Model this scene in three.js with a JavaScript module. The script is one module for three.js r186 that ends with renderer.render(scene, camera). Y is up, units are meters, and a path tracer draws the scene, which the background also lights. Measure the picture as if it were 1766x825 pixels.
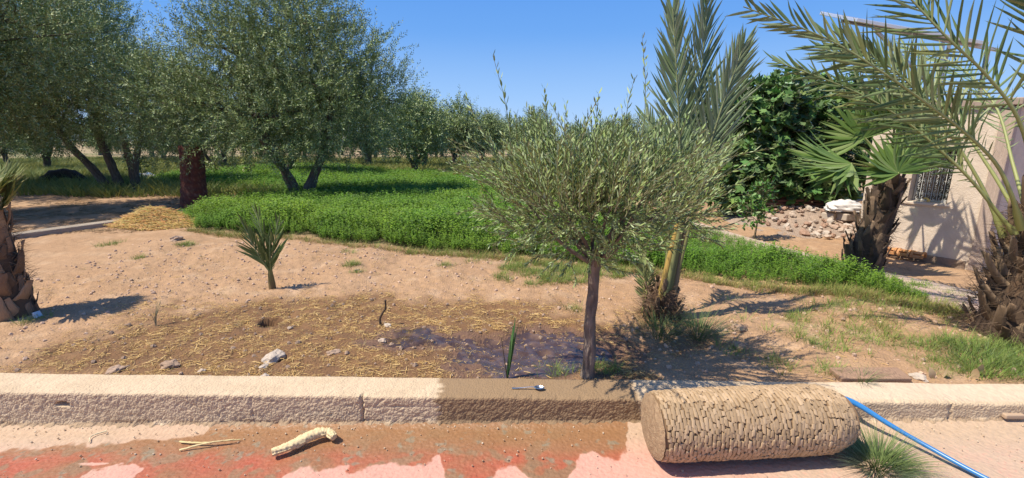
import * as THREE from 'three';
import { mergeGeometries } from 'three/addons/utils/BufferGeometryUtils.js';
import { RoundedBoxGeometry } from 'three/addons/geometries/RoundedBoxGeometry.js';
import { createNoise2D, createNoise3D } from 'simplex-noise';

// ---------------------------------------------------------------- camera, sky, sun, exposure
const scene = new THREE.Scene();
const camera = new THREE.PerspectiveCamera(55.76, 1766 / 825, 0.05, 1500);
camera.position.set(0, 1.6, 0);
camera.rotation.x = -12.4 * Math.PI / 180;

const SUN = new THREE.Vector3(-0.49, 0.855, 0.15).normalize();
{
  const W = 512, H = 256, d = new Float32Array(W * H * 4);
  const stops = [[-90, .22, .17, .12], [-4, .26, .22, .18], [0, .38, .53, .74], [5, .26, .44, .73], [12, .125, .305, .67], [20, .075, .235, .62], [40, .055, .165, .48], [90, .05, .13, .40]];
  for (let r = 0; r < H; r++) {
    const el = ((r + .5) / H - .5) * 180;
    let k = 0; while (k < stops.length - 2 && el > stops[k + 1][0]) k++;
    const a = stops[k], b = stops[k + 1], t = Math.min(1, Math.max(0, (el - a[0]) / (b[0] - a[0])));
    for (let c = 0; c < W; c++) {
      const az = ((c + .5) / W - .5) * 2 * Math.PI, e = el * Math.PI / 180;
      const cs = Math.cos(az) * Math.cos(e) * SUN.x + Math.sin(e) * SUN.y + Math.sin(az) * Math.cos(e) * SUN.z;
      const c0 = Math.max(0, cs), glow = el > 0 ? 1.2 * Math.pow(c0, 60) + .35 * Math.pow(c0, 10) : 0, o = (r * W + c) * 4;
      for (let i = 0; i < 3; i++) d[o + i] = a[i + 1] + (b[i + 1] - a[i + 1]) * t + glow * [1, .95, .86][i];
      d[o + 3] = 1;
    }
  }
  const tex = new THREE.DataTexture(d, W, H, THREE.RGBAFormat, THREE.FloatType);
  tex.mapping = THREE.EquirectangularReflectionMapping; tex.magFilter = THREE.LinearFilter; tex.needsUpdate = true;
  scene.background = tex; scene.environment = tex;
}
const sun = new THREE.DirectionalLight(new THREE.Color().setRGB(1, .90, .74), 4.9);
sun.name = 'sun'; sun.position.copy(SUN).multiplyScalar(60); sun.castShadow = true; sun.shadow.radius = 1;
Object.assign(sun.shadow.camera, { left: -30, right: 30, top: 30, bottom: -30, near: 1, far: 200 }); sun.shadow.mapSize.set(4096, 4096);
scene.add(sun); scene.add(sun.target);
const renderer = new THREE.WebGLRenderer({ antialias: true });
renderer.toneMapping = THREE.LinearToneMapping; renderer.toneMappingExposure = 1.36;
renderer.shadowMap.enabled = true;

// ---------------------------------------------------------------- helpers
function rng(a) { return () => { a |= 0; a = a + 0x6D2B79F5 | 0; let t = Math.imul(a ^ a >>> 15, 1 | a); t = t + Math.imul(t ^ t >>> 7, 61 | t) ^ t; return ((t ^ t >>> 14) >>> 0) / 4294967296; }; }
const n2 = createNoise2D(rng(11)), n3 = createNoise3D(rng(12));
const fbm = (x, y, o = 4) => { let s = 0, a = 1, t = 0; for (let i = 0; i < o; i++) { s += a * n2(x + i * 17.3, y - i * 9.1); t += a; a *= .5; x *= 2; y *= 2; } return s / t; };
const V = (x, y, z) => new THREE.Vector3(x, y, z);
const lerp = (a, b, t) => a + (b - a) * t, clamp = (x, a = 0, b = 1) => Math.min(b, Math.max(a, x));
const ss = (a, b, x) => { const t = clamp((x - a) / (b - a)); return t * t * (3 - 2 * t); };
const mix3 = (a, b, t) => [lerp(a[0], b[0], t), lerp(a[1], b[1], t), lerp(a[2], b[2], t)];
const rv = (R) => { let v; do v = V(R() * 2 - 1, R() * 2 - 1, R() * 2 - 1); while (v.lengthSq() > 1 || v.lengthSq() < .01); return v.normalize(); };
const taken = {};
function numbered(n) { const k = taken[n] = (taken[n] ?? -1) + 1; return k ? n + '_' + String(k).padStart(3, '0') : n; }
function tag(o, label, category, group) { o.userData.label = label; o.userData.category = category; if (group) o.userData.group = group; return o; }
function shade(o) { o.castShadow = o.receiveShadow = true; return o; }
function thing(name, label, category, pos = [0, 0, 0], turn = 0, group) {
  const o = new THREE.Group(); o.name = numbered(name); o.position.set(...pos); o.rotation.y = turn; scene.add(o); return tag(o, label, category, group);
}
function part(name, geo, m, parent) { const o = shade(new THREE.Mesh(geo, m)); o.name = name; parent.add(o); return o; }
function single(name, geo, m, label, category, group) { const o = shade(new THREE.Mesh(geo, m)); o.name = numbered(name); scene.add(o); return tag(o, label, category, group); }
function structure(name, geo, m) { const o = shade(new THREE.Mesh(geo, m)); o.name = numbered(name); o.userData.kind = 'structure'; scene.add(o); return o; }
function stuffLabel(o, label, category) { o.userData.kind = 'stuff'; o.userData.label = label; o.userData.category = category; return o; }
const mat = (c, r = .9, o = {}) => new THREE.MeshStandardMaterial({ color: new THREE.Color().setRGB(...c), roughness: r, side: THREE.DoubleSide, ...o });
const leafMat = (c, r = .9, t = .35, o = {}) => new THREE.MeshPhysicalMaterial({ color: new THREE.Color().setRGB(...c), roughness: r, transmission: t, thickness: 0, side: THREE.DoubleSide, ...o });
const VC = { vertexColors: true };

class GB {                                             // collects faces with normals, uv and colours
  constructor() { this.p = []; this.n = []; this.c = []; this.u = []; this.i = []; }
  v(p, n, c, u = 0, w = 0) { this.p.push(p.x, p.y, p.z); this.n.push(n.x, n.y, n.z); this.c.push(c[0], c[1], c[2]); this.u.push(u, w); return this.p.length / 3 - 1; }
  t(a, b, c) { this.i.push(a, b, c); }
  geo(smooth) {
    const g = new THREE.BufferGeometry();
    g.setAttribute('position', new THREE.Float32BufferAttribute(this.p, 3)); g.setAttribute('normal', new THREE.Float32BufferAttribute(this.n, 3));
    g.setAttribute('color', new THREE.Float32BufferAttribute(this.c, 3)); g.setAttribute('uv', new THREE.Float32BufferAttribute(this.u, 2)); g.setIndex(this.i);
    if (smooth) g.computeVertexNormals(); return g;
  }
  tube(pts, rad, sides, col, rough = 0) {               // closed tapered tube
    const L = pts.length; let ref = V(0, 0, 1), rows = [], len = 0;
    for (let k = 0; k < L; k++) {
      const d = pts[Math.min(L - 1, k + 1)].clone().sub(pts[Math.max(0, k - 1)]).normalize();
      if (Math.abs(d.dot(ref)) > .95) ref = Math.abs(d.x) < .9 ? V(1, 0, 0) : V(0, 1, 0);
      const a = ref.clone().addScaledVector(d, -ref.dot(d)).normalize(), b = d.clone().cross(a); ref = a;
      if (k) len += pts[k].distanceTo(pts[k - 1]);
      const row = [];
      for (let s = 0; s <= sides; s++) {
        const t = (s % sides) / sides * Math.PI * 2, nn = a.clone().multiplyScalar(Math.cos(t)).addScaledVector(b, Math.sin(t));
        let r = typeof rad === 'function' ? rad(k / (L - 1)) : Array.isArray(rad) ? rad[k] : rad;
        if (rough) r *= 1 + rough * n3(pts[k].x * 3 + nn.x * 2, pts[k].y * 3 + nn.y * 2, pts[k].z * 3 + nn.z * 2);
        const p = pts[k].clone().addScaledVector(nn, r);
        row.push(this.v(p, nn, typeof col === 'function' ? col(k / (L - 1), p) : col, s / sides * r * 6.28, len));
      }
      rows.push(row);
    }
    for (let k = 0; k < L - 1; k++) for (let s = 0; s < sides; s++) { const [a, b, c, d] = [rows[k][s], rows[k][s + 1], rows[k + 1][s], rows[k + 1][s + 1]]; this.t(a, b, d); this.t(a, d, c); }
    for (const k of [0, L - 1]) { const d = pts[k ? L - 1 : 1].clone().sub(pts[k ? L - 2 : 0]).normalize().multiplyScalar(k ? 1 : -1), c0 = typeof col === 'function' ? col(k ? 1 : 0, pts[k]) : col; const ctr = this.v(pts[k], d, c0); for (let s = 0; s < sides; s++) k ? this.t(ctr, rows[k][s], rows[k][s + 1]) : this.t(ctr, rows[k][s + 1], rows[k][s]); }
  }
  leaf(p, d, side, L, W, c, bend = 0, fine = false) {    // narrow leaf from p along d, its width along side
    const n = d.clone().cross(side).normalize();
    const at = (t, w) => p.clone().addScaledVector(d, L * t).addScaledVector(side, W * w).addScaledVector(n, -bend * L * t * t + Math.abs(w) * W * .25);
    if (fine) {
      const a = this.v(at(0, 0), n, c), q = [[.28, -.42], [.28, .42], [.65, -.42], [.65, .42]].map(([t, w]) => this.v(at(t, w), n, c)), e = this.v(at(1, 0), n, c);
      this.t(a, q[0], q[1]); this.t(q[0], q[3], q[1]); this.t(q[0], q[2], q[3]); this.t(q[2], e, q[3]);
    } else {
      const a = this.v(at(0, 0), n, c), b = this.v(at(.45, .5), n, c), e = this.v(at(1, 0), n, c), f = this.v(at(.45, -.5), n, c);
      this.t(a, e, b); this.t(a, f, e);
    }
  }
  blade(p, d, side, L, W, c, bend, seg = 3, c2 = c) {    // grass blade, a strip that narrows and bends over
    const up = d.clone().cross(side).normalize(); let pr = null;
    for (let k = 0; k <= seg; k++) {
      const t = k / seg, q = p.clone().addScaledVector(d, L * t * (1 - bend * .35 * t)).addScaledVector(up, bend * L * t * t * .8), w = W * (1 - t * .95) * .5, cc = mix3(c, c2, t);
      const a = this.v(q.clone().addScaledVector(side, -w), up, cc), b = this.v(q.clone().addScaledVector(side, w), up, cc);
      if (pr) { this.t(pr[0], b, pr[1]); this.t(pr[0], a, b); } pr = [a, b];
    }
  }
  add(g, m, c) {
    const p = g.attributes.position, n = g.attributes.normal, nm = new THREE.Matrix3().getNormalMatrix(m), o = this.p.length / 3, a = V(), b = V();
    for (let k = 0; k < p.count; k++) this.v(a.fromBufferAttribute(p, k).applyMatrix4(m), b.fromBufferAttribute(n, k).applyMatrix3(nm).normalize(), c);
    const ix = g.index; for (let k = 0; k < (ix ? ix.count : p.count); k++) this.i.push(o + (ix ? ix.getX(k) : k));
  }
}
function roughen(g, amp, f) { const p = g.attributes.position, n = g.attributes.normal; for (let i = 0; i < p.count; i++) { const x = p.getX(i), y = p.getY(i), z = p.getZ(i), k = amp * (n3(x * f, y * f, z * f) + .5 * n3(x * f * 2.3 + 5, y * f * 2.3, z * f * 2.3)); p.setXYZ(i, x + n.getX(i) * k, y + n.getY(i) * k, z + n.getZ(i) * k); } g.computeVertexNormals(); return g; }
const curve = (pts, n) => new THREE.CatmullRomCurve3(pts.map((p) => p.isVector3 ? p : V(...p))).getPoints(n);
function tex2(W, H, f, srgb = false, wrap = THREE.RepeatWrapping) {      // f(u, v) -> [r, g, b] linear 0..1
  const d = new Uint8Array(W * H * 4), g = (x) => srgb ? (x <= .0031308 ? 12.92 * x : 1.055 * Math.pow(x, 1 / 2.4) - .055) : x;
  for (let y = 0; y < H; y++) for (let x = 0; x < W; x++) { const c = f((x + .5) / W, (y + .5) / H), o = (y * W + x) * 4; for (let i = 0; i < 3; i++) d[o + i] = 255 * clamp(g(c[i])); d[o + 3] = 255; }
  const t = new THREE.DataTexture(d, W, H, THREE.RGBAFormat); t.wrapS = t.wrapT = wrap; t.magFilter = THREE.LinearFilter; t.minFilter = THREE.LinearMipmapLinearFilter; t.generateMipmaps = true; if (srgb) t.colorSpace = THREE.SRGBColorSpace; t.needsUpdate = true; return t;
}
const tile = (u, v, s, o = 4) => {                                        // fbm that repeats with the unit square
  const f = (a, b) => fbm(a * s, b * s, o), wu = ss(.8, 1, u), wv = ss(.8, 1, v);
  return lerp(lerp(f(u, v), f(u - 1, v), wu), lerp(f(u, v - 1), f(u - 1, v - 1), wu), wv);
};
const inPoly = (P, x, z) => { let r = false; for (let i = 0, j = P.length - 1; i < P.length; j = i++) if ((P[i][1] > z) !== (P[j][1] > z) && x < (P[j][0] - P[i][0]) * (z - P[i][1]) / (P[j][1] - P[i][1]) + P[i][0]) r = !r; return r; };
const lineAt = (P, x) => { if (x <= P[0][0]) return P[0][1]; for (let i = 1; i < P.length; i++) if (x <= P[i][0]) return lerp(P[i - 1][1], P[i][1], (x - P[i - 1][0]) / (P[i][0] - P[i - 1][0])); return P[P.length - 1][1]; };

// detail textures shared by many surfaces
const grainTex = tex2(512, 512, (u, v) => { const a = tile(u, v, 9, 5), b = tile(u + .37, v + .11, 60, 2); const k = clamp(.82 + .16 * a + .14 * b); return [k, k, k]; });
const grainBump = tex2(512, 512, (u, v) => { const a = tile(u, v, 12, 5), b = tile(u + .2, v + .6, 55, 2); const k = clamp(.5 + .28 * a + .25 * b); return [k, k, k]; });
const fibreTex = tex2(256, 256, (u, v) => { const k = clamp(.78 + .25 * tile(u * 1, v, 1, 1) * .3 + .3 * n2(u * 60, v * 3) * (1 - ss(.9, 1, u))); return [k, k, k]; });

// ---------------------------------------------------------------- the ground
const HOLE = [-1.98, -3.47];
const kerbZ = (x) => -2.309 + .0207 * x, KW = .22, KT = .17;             // front line, width and top of the kerb
const paveY = (x) => clamp(.02 * x, -.075, .075);
// zones of the bed
const brown = (x, z) => {                                                // damp soil under straw
  const e = Math.hypot((x + 1.15) / 2.4, (z + 3.15) / 1.02) + .3 * fbm(x * 1.3, z * 1.3, 3);
  return 1 - ss(.72, 1.12, e);
};
const mudF = (x, z) => Math.hypot((x - .15) / .68, (z + 2.93) / .45) + .42 * fbm(x * 2.4 + 5, z * 2.4, 4);
const mud2F = (x, z) => Math.hypot((x + .68) / .42, (z + 3.15) / .2) + .55 * fbm(x * 2.6 + 9, z * 2.6, 4);
function groundY(x, z) {
  const near = ss(-30, -14, z);
  let y = .15 + near * (.035 * fbm(x * .5 + 3, z * .5, 2));
  const bed = ss(-9, -6, z);
  y += bed * (.016 * fbm(x * 2.1, z * 2.1, 3) + .013 * fbm(x * 7, z * 7, 2) * (.6 + .6 * fbm(x * .8 + 7, z * .8, 2)) + .006 * fbm(x * 15, z * 15, 1) - .016 * ss(.45, .7, fbm(x * 2.6 + 40, z * 3.4, 2)) - .008 * ss(.06, 0, Math.abs(fbm(x * 1.8 + 11, z * 2.4 + 3, 3))));
  y += .06 * Math.exp(-(((z - lineAt([[-6, -6.6], [-3.4, -5.9], [-1.4, -5.2], [.8, -4.5], [3, -3.8]], x)) / .55) ** 2)) * ss(-8, -5.5, x) * ss(4, 3, x) * (.7 + .5 * n2(x * .9, 1));
  y -= .05 * (1 - ss(.5, 1.3, mudF(x, z)));
  y += .04 * Math.exp(-(Math.hypot(x - 1.22, z + 3.47) ** 2) / .06);
  y = lerp(y, .145, ss(-2.9, -2.55, z) * .7);
  const h = Math.hypot((x - HOLE[0]) / .085, (z - HOLE[1]) / .075); y -= .17 * (1 - ss(.7, 1.15, h)); y += .012 * Math.exp(-((h - 1.5) ** 2) * 4);
  return y;
}
const ALFALFA = [[-5.6, -7.6], [-5.2, -7.25], [-3.4, -6.75], [-1.4, -5.95], [-.25, -5.6], [.8, -5.2], [1.96, -4.65], [2.9, -4.25], [3.65, -3.7], [4.2, -4.3], [3.55, -5.9], [3.15, -7.7], [2.6, -12], [1, -16.6], [-2.4, -17], [-5, -19], [-8, -23], [-12, -23], [-13, -16], [-10.5, -14], [-9, -13], [-8.9, -12.6], [-6.5, -12.5], [-5.6, -11], [-6.2, -9.6], [-6.4, -8.4]];
const alfalfaEdge = (x, z) => { let m = 9; for (let i = 0, j = ALFALFA.length - 1; i < ALFALFA.length; j = i++) { const [ax, az] = ALFALFA[j], [bx, bz] = ALFALFA[i], t = clamp(((x - ax) * (bx - ax) + (z - az) * (bz - az)) / ((bx - ax) ** 2 + (bz - az) ** 2)); m = Math.min(m, Math.hypot(x - ax - t * (bx - ax), z - az - t * (bz - az))); } return inPoly(ALFALFA, x, z) ? m : -m; };
{
  const axis = (list) => { const a = []; for (const [from, to, step] of list) for (let x = from; x < to - 1e-6; x += step) a.push(x); a.push(list[list.length - 1][1]); return a; };
  const X = axis([[-420, -60, 60], [-60, -20, 5], [-20, -8, 1], [-8, -4.8, .16], [-4.8, 4.6, .03], [4.6, 8, .2], [8, 20, 1.5], [20, 60, 8], [60, 420, 60]]);
  const Z = axis([[-420, -60, 40], [-60, -30, 3], [-30, -14, .6], [-14, -7, .15], [-7, -5, .06], [-5, -2.43, .027], [-2.43, -2.25, .06], [-2.25, 2, 1], [2, 60, 15]]);
  const p = new Float32Array(X.length * Z.length * 3), c = new Float32Array(p.length), uv = new Float32Array(X.length * Z.length * 2), idx = [];
  let k = 0;
  for (const z of Z) for (const x of X) {
    const o = k * 3; p[o] = x; p[o + 2] = z;
    p[o + 1] = z > -2.46 ? lerp(groundY(x, -2.46), -.4, ss(-2.46, -2.3, z)) : groundY(x, z);
    let col = mix3([.455, .285, .16], [.39, .235, .125], .5 + .5 * fbm(x * .7, z * .7, 3));
    col = mix3(col, [.52, .355, .22], .6 * ss(.1, .6, fbm(x * 1.7 + 4, z * 1.7, 3)));
    if (z > -8) {
      col = mix3(col, mix3([.23, .12, .048], [.13, .062, .025], .5 + .5 * fbm(x * 3, z * 3, 3)), brown(x, z) * .92);
      const m = 1 - ss(.9, 1.2, Math.min(mudF(x, z), mud2F(x, z))); col = mix3(col, [.17, .095, .062], m);
    }
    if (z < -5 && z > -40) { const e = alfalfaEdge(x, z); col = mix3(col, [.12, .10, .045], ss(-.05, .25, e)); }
    if (z < -12) col = mix3(col, mix3([.40, .29, .16], [.20, .20, .07], ss(-.1, .5, fbm(x * .25, z * .3, 3))), ss(-12, -16, z));
    c[o] = col[0]; c[o + 1] = col[1]; c[o + 2] = col[2]; uv[k * 2] = x / 1.3; uv[k * 2 + 1] = z / 1.3; k++;
  }
  for (let j = 0; j < Z.length - 1; j++) for (let i = 0; i < X.length - 1; i++) { const a = j * X.length + i, b = a + 1, d = a + X.length, e = d + 1; idx.push(a, d, e, a, e, b); }
  const g = new THREE.BufferGeometry(); g.setAttribute('position', new THREE.BufferAttribute(p, 3)); g.setAttribute('color', new THREE.BufferAttribute(c, 3)); g.setAttribute('uv', new THREE.BufferAttribute(uv, 2)); g.setIndex(idx); g.computeVertexNormals();
  structure('ground', g, mat([1, 1, 1], .95, { ...VC, map: grainTex, bumpMap: grainBump, bumpScale: .014 }));
}
// wet mud, a glossy skin a few millimetres over the soil
{
  const gb = new GB(), step = .025, id = new Map();
  const wet = (x, z) => Math.min(mudF(x, z), mud2F(x, z) + .06);
  const key = (i, j) => i + ',' + j, vert = (i, j) => { const q = key(i, j); if (!id.has(q)) { const x = i * step, z = j * step, m = wet(x, z); id.set(q, gb.v(V(x, groundY(x, z) + .006 - .022 * ss(.7, 1.0, m) + .012 * fbm(x * 11 + 3, z * 11, 2) * ss(.5, .9, m) + .004 * fbm(x * 16, z * 16, 2), z), V(0, 1, 0), mix3([.075, .045, .034], [.17, .105, .07], ss(0, .6, fbm(x * 7, z * 7, 3))), x, z)); } return id.get(q); };
  for (let i = -60; i < 44; i++) for (let j = -148; j < -100; j++) { const x = (i + .5) * step, z = (j + .5) * step; if (z > kerbZ(x) - KW || wet(x, z) > 1.02) continue; const a = vert(i, j), b = vert(i + 1, j), c = vert(i, j + 1), d = vert(i + 1, j + 1); gb.t(a, c, d); gb.t(a, d, b); }
  const rough = tex2(512, 512, (u, v) => { const k = clamp(.14 + .2 * tile(u, v, 6, 4)); return [k, k, k]; });
  structure('wet_mud', gb.geo(true), mat([1, 1, 1], 1, { ...VC, roughnessMap: rough, bumpMap: grainBump, bumpScale: .004, map: grainTex }));
}

// ---------------------------------------------------------------- red painted paving
{
  const dryLine = [[-3.6, -2.12], [-2.75, -2.16], [-2.3, -2.19], [-2.05, -2.25], [-1.7, -1.5], [-1.25, -1.72], [-1.12, -1.93], [-1.0, -1.985], [-.8, -1.965], [-.62, -2.0], [-.38, -2.06], [-.45, -1.98], [-.28, -1.75], [-.05, -1.95], [.02, -1.97], [.1, -1.85], [.24, -1.80], [.33, -2.0], [.42, -2.06], [.52, -2.0], [.6, -2.07], [.66, -2.3], [3.6, -2.5]].sort((a, b) => a[0] - b[0]);
  const U0 = -3.6, US = 7.2, Z0 = -2.5, ZS = 3.6;
  const wetAt = (x, z) => {                                              // above 0 where the floor is wet
    let d = lineAt(dryLine, x) - z + .05 * fbm(x * 6, z * 6, 4);
    if (x < -1.75 && x > -3.3) { d = z + 2.12 + (x + 3) * .11 + .05 * fbm(x * 5, z * 5, 4); const isl = (cx, cz, rx, rz) => Math.hypot((x - cx) / rx, (z - cz) / rz) - 1 + .35 * fbm(x * 9, z * 9, 3); d = Math.min(d, .2 * isl(-2.0, -1.96, .13, .07), .2 * isl(-1.73, -1.86, .06, .025), .2 * isl(-2.17, -2.04, .08, .012)); }
    return d;
  };
  const f = (u, v) => {
    const x = U0 + u * US, z = Z0 + v * ZS, w = ss(-.012, .012, wetAt(x, z)), a = fbm(x * 3, z * 3, 4), b = fbm(x * 22, z * 22, 3), near = ss(-2.02, -2.22, z - .0207 * x + .04 * a);
    let dry = mix3([.53, .29, .225], [.45, .325, .235], clamp(ss(.55, 1.6, x) + ss(-1.9, -2.4, x) * .75 + .4 * a)); dry = mix3(dry, [.44, .21, .16], ss(.25, .6, b) * .5);
    dry = mix3(dry, [.43, .315, .215], near * .85);
    let wt = mix3([.36, .095, .05], [.27, .125, .06], clamp(.5 + .9 * a + near * .9)); wt = mix3(wt, [.235, .145, .08], ss(.1, .35, fbm(x * 4 + 7, z * 4, 4)) * .8); wt = mix3(wt, [.26, .14, .065], near * .75); wt = mix3(wt, [.22, .19, .13], ss(.42, .62, fbm(x * 6 - 3, z * 6, 3)) * .7);
    const k = 1 + .13 * b; return mix3(dry, wt, w).map((c) => c * k);
  };
  const m = mat([1, 1, 1], 1, { map: tex2(2048, 1024, f, true, THREE.MirroredRepeatWrapping), roughnessMap: tex2(1024, 512, (u, v) => { const x = U0 + u * US, z = Z0 + v * ZS, k = lerp(.9, .55 + .15 * fbm(x * 4, z * 4, 3), ss(-.01, .03, wetAt(x, z))); return [k, k, k]; }, false, THREE.MirroredRepeatWrapping),
    bumpMap: tex2(2048, 1024, (u, v) => { const x = U0 + u * US, z = Z0 + v * ZS, k = clamp(.5 + .2 * fbm(x * 30, z * 30, 4) + .14 * fbm(x * 5, z * 5, 2)); return [k, k, k]; }, false, THREE.MirroredRepeatWrapping), bumpScale: .012 });
  const gb = new GB(), nx = 280, nz = 80, top = [];
  for (let j = 0; j <= nz; j++) for (let i = 0; i <= nx; i++) {
    const x = -7 + 14 * i / nx, z = -2.38 + 5.4 * Math.pow(j / nz, 1.6);
    top.push(gb.v(V(x, paveY(x) + .006 * fbm(x * 3, z * 3, 3) + .02 * ss(-2.26, -2.33, z - .0207 * x), z), V(0, 1, 0), [1, 1, 1], (x - U0) / US, (z - Z0) / ZS));
  }
  for (let j = 0; j < nz; j++) for (let i = 0; i < nx; i++) { const a = top[j * (nx + 1) + i], b = top[j * (nx + 1) + i + 1], c = top[(j + 1) * (nx + 1) + i], d = top[(j + 1) * (nx + 1) + i + 1]; gb.t(a, c, d); gb.t(a, d, b); }
  structure('paving', gb.geo(true), m);
}

// ---------------------------------------------------------------- concrete kerb wall
{
  const root = thing('kerb_wall', 'low rough concrete kerb wall with pale top, dark wet middle stretch, between bed and red floor', 'kerb', [0, 0, 0]);
  const gb = new GB(), x0 = -5.4, x1 = 5.4, nx = 1280, prof = [];
  for (let k = 0; k <= 32; k++) prof.push([0, lerp(-.12, KT - .012, k / 32), 0, 0, 1]);                  // [depth back, height, slope, ...]
  prof.push([.004, KT - .004, .5, .7, .7], [.013, KT, .5, 1, .3]);
  for (let k = 1; k <= 8; k++) prof.push([lerp(.013, KW - .01, k / 8), KT, 1, 1, 0]);
  prof.push([KW - .002, KT - .006, 1, .7, -.7], [KW, KT - .05, 1, 0, -1], [KW, -.12, 1, 0, -1]);
  const rows = [];
  for (let i = 0; i <= nx; i++) {
    const x = lerp(x0, x1, i / nx), row = [];
    for (const [bk, h, top, ny, nz] of prof) {
      const isTop = top > .6;
      let r = isTop ? .0012 * fbm(x * 18, bk * 18, 3) : (.0022 * fbm(x * 13, h * 17 + 3, 2) + .0026 * fbm(x * 37, h * 41 + 3, 2)) - .0045 * ss(.3, .7, fbm(x * 40, h * 55 + 8, 2));
      if (!isTop && x > 1.9) r *= .55;
      if (!isTop) { r -= .05 * (1 - ss(.6, 1.1, Math.hypot((x + 2.62) / .045, (h - .095) / .014))); r -= .02 * (1 - ss(.003, .009, Math.abs(x + .86 + .006 * n2(h * 30, 2)))) * ss(-.02, .02, h); r -= .012 * (1 - ss(.002, .008, Math.abs(x - 2.45 + .01 * n2(h * 25, 9)))); r -= .007 * (1 - ss(.0, .005, Math.abs(x + 1.5 + .012 * n2(h * 20, 7)))); r -= .006 * (1 - ss(0, .005, Math.abs(h - .105 - .012 * n2(x * 2, 4)))) * ss(-1.1, -1.0, x) * ss(-.35, -.5, x); }
      if (h < .02 + paveY(x) && !isTop) r += .014 * ss(.035, 0, h - paveY(x)) * (1 + n2(x * 20, 3));
      const dip = .004 * n2(x * 1.4, 2) * (h > .1 ? 1 : 0) - .006 * ss(.4, .8, n2(x * 9, 5)) * (top > .3 && bk < .02 ? 1 : 0);
      const wet = ss(-.445, -.41, x + .03 * n2(h * 20 + bk * 14, 1)) * ss(.74, .7, x + .02 * n2(h * 9 + bk * 9, 6));
      const sp = fbm(x * 30, (bk + h) * 30, 3), st = fbm(x * 2.4, (bk + h) * 5, 3);
      let c = mix3([.56, .435, .295], [.47, .355, .23], .5 + .5 * st);
      if (!isTop && bk < .003 && h < .03 + .03 * st + paveY(x)) c = mix3(c, [.27, .175, .10], .6);
      c = mix3(c, mix3([.29, .195, .11], [.215, .14, .075], .5 + .5 * sp), wet);
      if (isTop && x > 1.9) c = mix3(c, [.60, .49, .37], .5);
      const q = 1 + .16 * sp; c = c.map((v) => v * q);
      row.push(gb.v(V(x, h + dip + ny * r, kerbZ(x) - bk + nz * r), V(0, ny, nz), c, x, bk + h));
    }
    rows.push(row);
  }
  for (let i = 0; i < nx; i++) for (let k = 0; k < prof.length - 1; k++) { const a = rows[i][k], b = rows[i + 1][k], c = rows[i][k + 1], d = rows[i + 1][k + 1]; gb.t(a, b, d); gb.t(a, d, c); }
  part('concrete', gb.geo(true), mat([1, 1, 1], .92, { ...VC, bumpMap: grainBump, bumpScale: .009 }), root);
  const ch = new GB(); { const g = new RoundedBoxGeometry(.11, .028, .03, 2, .008); ch.add(g, new THREE.Matrix4().makeTranslation(2.79, .098, kerbZ(2.79) + .006), [.40, .29, .20]); }
  part('mortar_lump', ch.geo(), mat([1, 1, 1], .95, VC), root);
}

// ---------------------------------------------------------------- path and small house
{
  const strip = (name, A, B, y, th, m) => {             // slab between two polylines
    const gb = new GB(), n = A.length, T = [], up = V(0, 1, 0), w = [1, 1, 1];
    A.forEach((a, i) => { const b = B[i]; T.push([gb.v(V(a[0], y, a[1]), up, w, a[0], a[1]), gb.v(V(b[0], y, b[1]), up, w, b[0], b[1]), gb.v(V(a[0], y - th, a[1]), up, w, a[0], a[1] + y), gb.v(V(b[0], y - th, b[1]), up, w, b[0], b[1] + y)]); });
    for (let i = 0; i < n - 1; i++) { const s = T[i], e = T[i + 1]; gb.t(s[0], s[1], e[1]); gb.t(s[0], e[1], e[0]); }
    const lo = new GB(); A.forEach((a, i) => { const b = B[i]; lo.v(V(a[0], y, a[1]), V(-1, 0, .3), w, a[1], 0); lo.v(V(a[0], y - th, a[1]), V(-1, 0, .3), w, a[1], th); lo.v(V(b[0], y, b[1]), V(1, 0, 0), w, b[1], 0); lo.v(V(b[0], y - th, b[1]), V(1, 0, 0), w, b[1], th); });
    for (let i = 0; i < n - 1; i++) { const s = i * 4, e = s + 4; lo.t(s, s + 1, e + 1); lo.t(s, e + 1, e); lo.t(s + 2, e + 2, e + 3); lo.t(s + 2, e + 3, s + 3); }
    structure(name, mergeGeometries([gb.geo(true), lo.geo(true)]), m);
  };
  const near = curve([[3.0, 0, -9.2], [3.24, 0, -7.86], [3.53, 0, -6.45], [3.9, 0, -5.2], [4.3, 0, -4.35], [4.9, 0, -3.3], [5.4, 0, -2.0]], 30), off = (d) => near.map((p, i) => { const t = near[Math.min(30, i + 1)].clone().sub(near[Math.max(0, i - 1)]).normalize(); return [p.x - t.z * d, p.z + t.x * d]; });
  const m1 = mat([.55, .42, .33], .9, { map: grainTex, bumpMap: grainBump, bumpScale: .01 }), m2 = mat([.52, .37, .31], .9, { map: grainTex, bumpMap: grainBump, bumpScale: .01 });
  strip('path', off(0), off(.33), .185, .1, m1); strip('path_edging', off(.365), off(.78), .20, .1, m2);
}
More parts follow.
